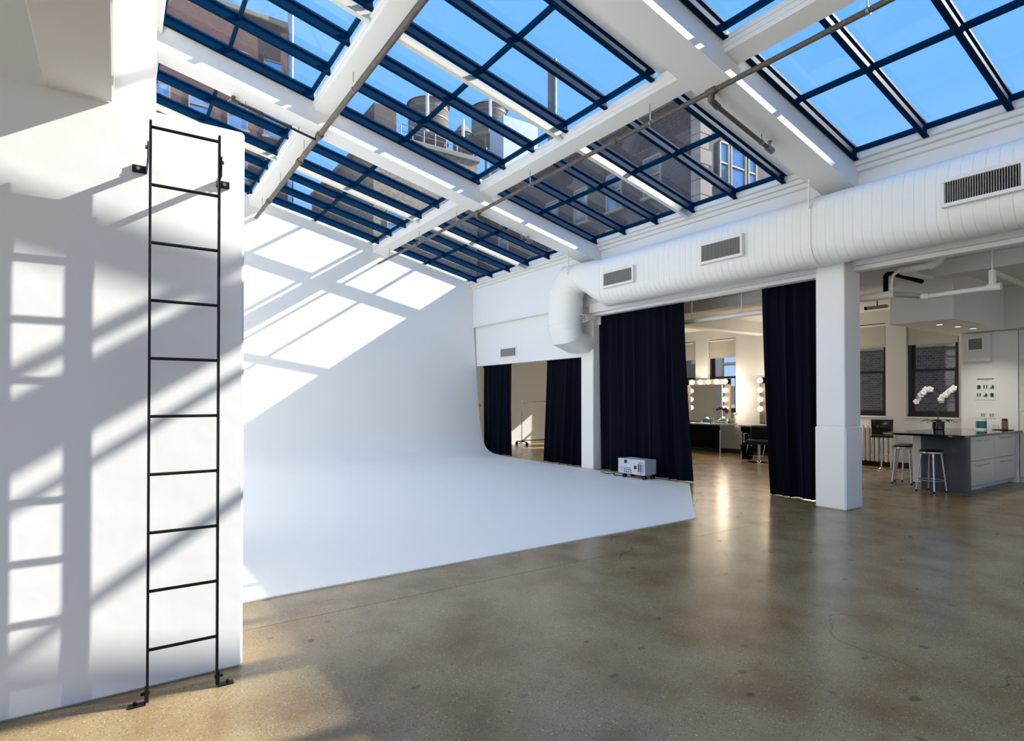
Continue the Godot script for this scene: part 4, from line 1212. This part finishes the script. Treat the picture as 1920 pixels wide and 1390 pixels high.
func facade_window(parent: Node3D, ox: Vector3, right: Vector3, w: float, h: float, out: Vector3):
	# a double-hung window on a facade: frame, two panes, sill; ox is its lower corner on the wall
	var fr: Material = mats.facade_frame
	var m := mb()
	var up := Vector3.UP
	var bar := func(mm: MB, a: Vector3, r: float, u: float, dep: float):
		mm.hexa([a, a + right * r, a + right * r + up * u, a + up * u, a + out * dep, a + right * r + out * dep, a + right * r + up * u + out * dep, a + up * u + out * dep])
	var fw := 0.075
	bar.call(m, ox, fw, h, 0.12); bar.call(m, ox + right * (w - fw), fw, h, 0.12); bar.call(m, ox + up * (h - fw), w, fw, 0.12); bar.call(m, ox + up * (h * 0.5), w, fw, 0.10)
	bar.call(m, ox - right * 0.12 - up * 0.14, w + 0.24, 0.14, 0.22)
	var f := obj("window", m, fr, parent)
	for k in 2:
		m = mb()
		bar.call(m, ox + right * fw + up * (h * 0.5 * k + (fw if k else 0.0)), w - 2 * fw, h * 0.5 - fw, 0.03)
		obj("pane", m, mats.facade_glass, f)

func block(called: String, label: String, m: Material, x0, x1, y1, d0, d1, cornice := 0.4) -> Node3D:
	org = Vector3.ZERO
	var t := thing(called, label, "building", v((x0 + x1) / 2, -14, (d0 + d1) / 2))
	var b := mb(); b.box(v(x0, -14, d0), v(x1, y1, d1)); obj("walls", b, m, t)
	b = mb(); b.box(v(x0 - 0.2, y1, d0 - 0.2), v(x1 + 0.2, y1 + cornice, d1 + 0.2), 0.05); obj("parapet", b, mats.facade_trim, t)
	return t

func brick(called: String, base: Color, seed_: int) -> StandardMaterial3D:
	var m := mat(called, Color.WHITE, 0.85)
	m.albedo_texture = brick_tex(base, base.lerp(Color(0.6, 0.57, 0.52), 0.5), seed_)
	triplanar(m, 0.8)
	return m

func outside():
	mat("facade_frame", Color(0.60, 0.57, 0.48), 0.6)
	mat("facade_trim", Color(0.5, 0.47, 0.42), 0.8)
	mat("facade_glass", Color(0.62, 0.72, 0.80), 0.06, 0.75)
	var red := brick("brick_red", Color(0.36, 0.22, 0.18), 2)
	var brown := brick("brick_brown", Color(0.30, 0.245, 0.22), 4)
	var tan := brick("brick_tan", Color(0.55, 0.5, 0.42), 6)
	var dark := brick("brick_dark", Color(0.24, 0.185, 0.165), 8)
	var R := Vector3.RIGHT; var Dd := Vector3(0, 0, -1)
	# red brick tower beyond the pier
	var t := block("brick_tower", "tall red brick building seen through the glass beside the pier", red, -12.0, 10.4, 28.6, 44.0, 60.0)
	for r in 6:
		for c in 6: facade_window(t, v(-3.2 + c * 2.35, 24.0 - r * 3.6, 44.0), R, 1.3, 1.9, -Dd)
	var m := mb(); m.box(v(-2, 29.0, 46), v(6.2, 32.5, 56), 0.05); obj("penthouse", m, tan, t)
	m = mb(); m.tube([v(10.3, 8, 43.6), v(10.3, 30.0, 43.6)], 0.22, 12); obj("flue", m, mats.steel, t)
	# tan building with a bulkhead and a water tank
	t = block("tan_building", "plain tan building below the wooden water tank", tan, 15.2, 23.9, 20.6, 40.0, 56.0)
	m = mb(); m.box(v(15.4, 21.0, 40.5), v(17.2, 23.3, 44), 0.05); obj("bulkhead", m, brown, t)
	m = mb()
	for k in 6: m.tube([v(17.4 + k * 0.95, 21.0, 40.2), v(17.4 + k * 0.95, 22.1, 40.2)], 0.035, 6)
	m.tube([v(17.4, 22.1, 40.2), v(22.15, 22.1, 40.2)], 0.035, 6); m.tube([v(17.4, 21.6, 40.2), v(22.15, 21.6, 40.2)], 0.03, 6)
	obj("roof_railing", m, mats.zinc, t)
	for r in 5: facade_window(t, v(16.2, 13.5 - r * 3.4, 40.0), R, 1.3, 1.9, -Dd)
	var wood := mat("tank_wood", Color(0.42, 0.37, 0.32), 0.9)
	for q in [[22.0, 45.0, 23.5, 1.75, 3.2, 21.0, "wooden water tank with a cone roof above the tan building"], [28.9, 46.2, 25.8, 1.7, 3.0, 17.4, "second wooden water tank beside the white rooftop box"], [25.4, 45.0, 23.4, 0.9, 1.7, 17.4, "smallest wooden water tank on the dark building beside the plant room"]]:
		org = Vector3.ZERO
		var w := thing("water_tank", q[6], "water tank", v(q[0], q[2], q[1]), "rooftop water tanks")
		m = mb(); m.lathe([Vector2(0, 0), Vector2(q[3], 0), Vector2(q[3] * 0.96, q[4])], w.position, 28); obj("barrel", m, wood, w)
		for k in 4:
			m = mb(); m.lathe([Vector2(q[3] * 1.01, 0.2 + k * q[4] * 0.25), Vector2(q[3] * 1.01, 0.27 + k * q[4] * 0.25)], w.position, 28); obj("hoop", m, mats.zinc, w)
		m = mb(); m.lathe([Vector2(q[3] * 1.06, q[4]), Vector2(q[3] * 0.5, q[4] + 0.65), Vector2(0.12, q[4] + 1.05), Vector2(0.0, q[4] + 1.1)], w.position, 28); obj("cone_roof", m, mats.facade_trim, w)
		m = mb(); m.tube([w.position + Vector3(-q[3] * 0.5, 0.2, q[3] * 0.9), w.position + Vector3(-q[3] * 0.5, q[4] + 1.0, q[3] * 0.9)], 0.14, 10); obj("standpipe", m, mats.trim_paint, w)
		for k in 4:
			var a := TAU * (k + 0.5) / 4
			m = mb(); m.tube([w.position + Vector3(cos(a), 0, sin(a)) * q[3] * 0.8, w.position + Vector3(cos(a) * q[3] * 0.8, q[5] - q[2], sin(a) * q[3] * 0.8)], 0.11, 8); obj("leg", m, mats.zinc, w)
	# rooftop plant between the tan and the brown building
	t = block("rooftop_building", "dark building crowned with tanks and metal plant", dark, 24.2, 33.5, 17.0, 42.0, 58.0)
	m = mb(); m.box(v(26.4, 17.4, 42.3), v(31.6, 21.4, 44.2), 0.05); obj("plant_room", m, mat("plant_pink", Color(0.52, 0.45, 0.42), 0.8), t)
	m = mb(); m.box(v(27.7, 21.4, 42.0), v(31.5, 26.4, 44.2), 0.05); obj("screen_box", m, mat("plant_pale", Color(0.68, 0.74, 0.78), 0.5), t)
	m = mb(); m.lathe([Vector2(0.32, 0), Vector2(0.32, 0.04), Vector2(0.2, 0.04)], v(29.9, 24.6, 42.0), 16, Vector3(0, 0, 1)); obj("emblem_ring", m, mats.zinc, t)
	m = mb()
	for k in 5: m.tube([v(31.6 + k * 0.4, 17.4, 41.6), v(31.6 + k * 0.4, 20.4 + 0.4 * (k % 2), 41.6)], 0.09, 8)
	for k in 3: m.tube([v(26.6 + k * 1.2, 17.4, 41.7), v(26.6 + k * 1.2, 19.4, 41.7)], 0.08, 8)
	obj("pipework", m, mats.zinc, t)
	org = Vector3.ZERO
	t = thing("chimney_stack", "tall slim chimney stack standing against the blue sky", "chimney", v(34.6, -14, 44.0))
	m = mb(); m.tube([v(34.6, -14, 44.0), v(34.6, 34.0, 44.0)], 0.34, 16); obj("shaft", m, mat("stack_grey", Color(0.42, 0.36, 0.34), 0.7), t)
	m = mb(); m.tube([v(34.75, 0, 43.55), v(34.75, 34.4, 43.55)], 0.13, 10); obj("flue_pipe", m, mats.steel, t)
	# brown brick apartment building beyond the eave
	t = block("apartment_building", "brown brick apartment building with tall paired windows and a stone corner", brown, 24.6, 46.0, 17.5, 19.0, 41.0)
	var stone := mat("stone_pale", Color(0.62, 0.57, 0.52), 0.9)
	for k in range(22, 40):
		m = mb(); m.box(v(24.5, -14 + k * 0.79, 18.9), v(24.5 + (0.95 if k % 2 else 0.7), -13.24 + k * 0.79, 19.5), 0.02); obj("quoin_stone", m, stone, t)
	for r in 7:
		for q in [[26.1, 0.8], [27.05, 1.35], [28.6, 0.8], [33.2, 0.8], [34.2, 1.35], [35.9, 0.8], [40.0, 1.3]]:
			facade_window(t, v(q[0], 12.9 - r * 3.3, 19.0), R, q[1], 2.3, -Dd)
	for r in 5:
		for c in 6: facade_window(t, v(24.6, 12.9 - r * 3.3, 21.5 + c * 3.0), Dd, 1.3, 2.2, -R)
	m = mb(); m.box(v(31.2, 12.6, 18.6), v(32.0, 13.3, 19.1), 0.03); var ac := obj("air_conditioner", m, mats.facade_frame, t)
	m = mb(); m.box(v(31.3, 12.7, 18.58), v(31.9, 13.2, 18.62)); obj("grille", m, mats.grille_dark, ac)
	# pale and dark blocks far behind the cove
	t = block("office_building", "grey office building with rows of windows low behind the cove", mat("office_grey", Color(0.34, 0.35, 0.36), 0.7), 6.0, 15.0, 21.0, 62.0, 76.0)
	for r in 6:
		for c in 5: facade_window(t, v(7.0 + c * 1.65, 18.2 - r * 2.9, 62.0), R, 1.25, 1.8, -Dd)
	# the taller neighbour whose roofline cuts the low sun off the studio floor
	block("neighbour_building", "plain brown brick building standing across the street towards the sun", brown, 40.0, 54.0, 25.85, -42.0, -0.5)
	# buildings across the court from the kitchen windows
	t = block("court_building", "dark brick building across the court outside the kitchen windows", dark, 22.0, 30.0, 3.3, -4.0, 10.2)
	for r in 2:
		facade_window(t, v(22.0, 0.8 - r * 3.2, 5.0), Dd, 1.1, 1.9, -R)
	t = block("court_building", "pale building with many panes outside the window above the radiator", mat("court_pale", Color(0.6, 0.6, 0.58), 0.7), 24.0, 31.0, 3.7, 10.5, 18.7)
	for r in 3:
		for c in 3: facade_window(t, v(24.0, 2.2 - r * 2.9, 11.0 + c * 2.4), Dd, 1.5, 2.1, -R)
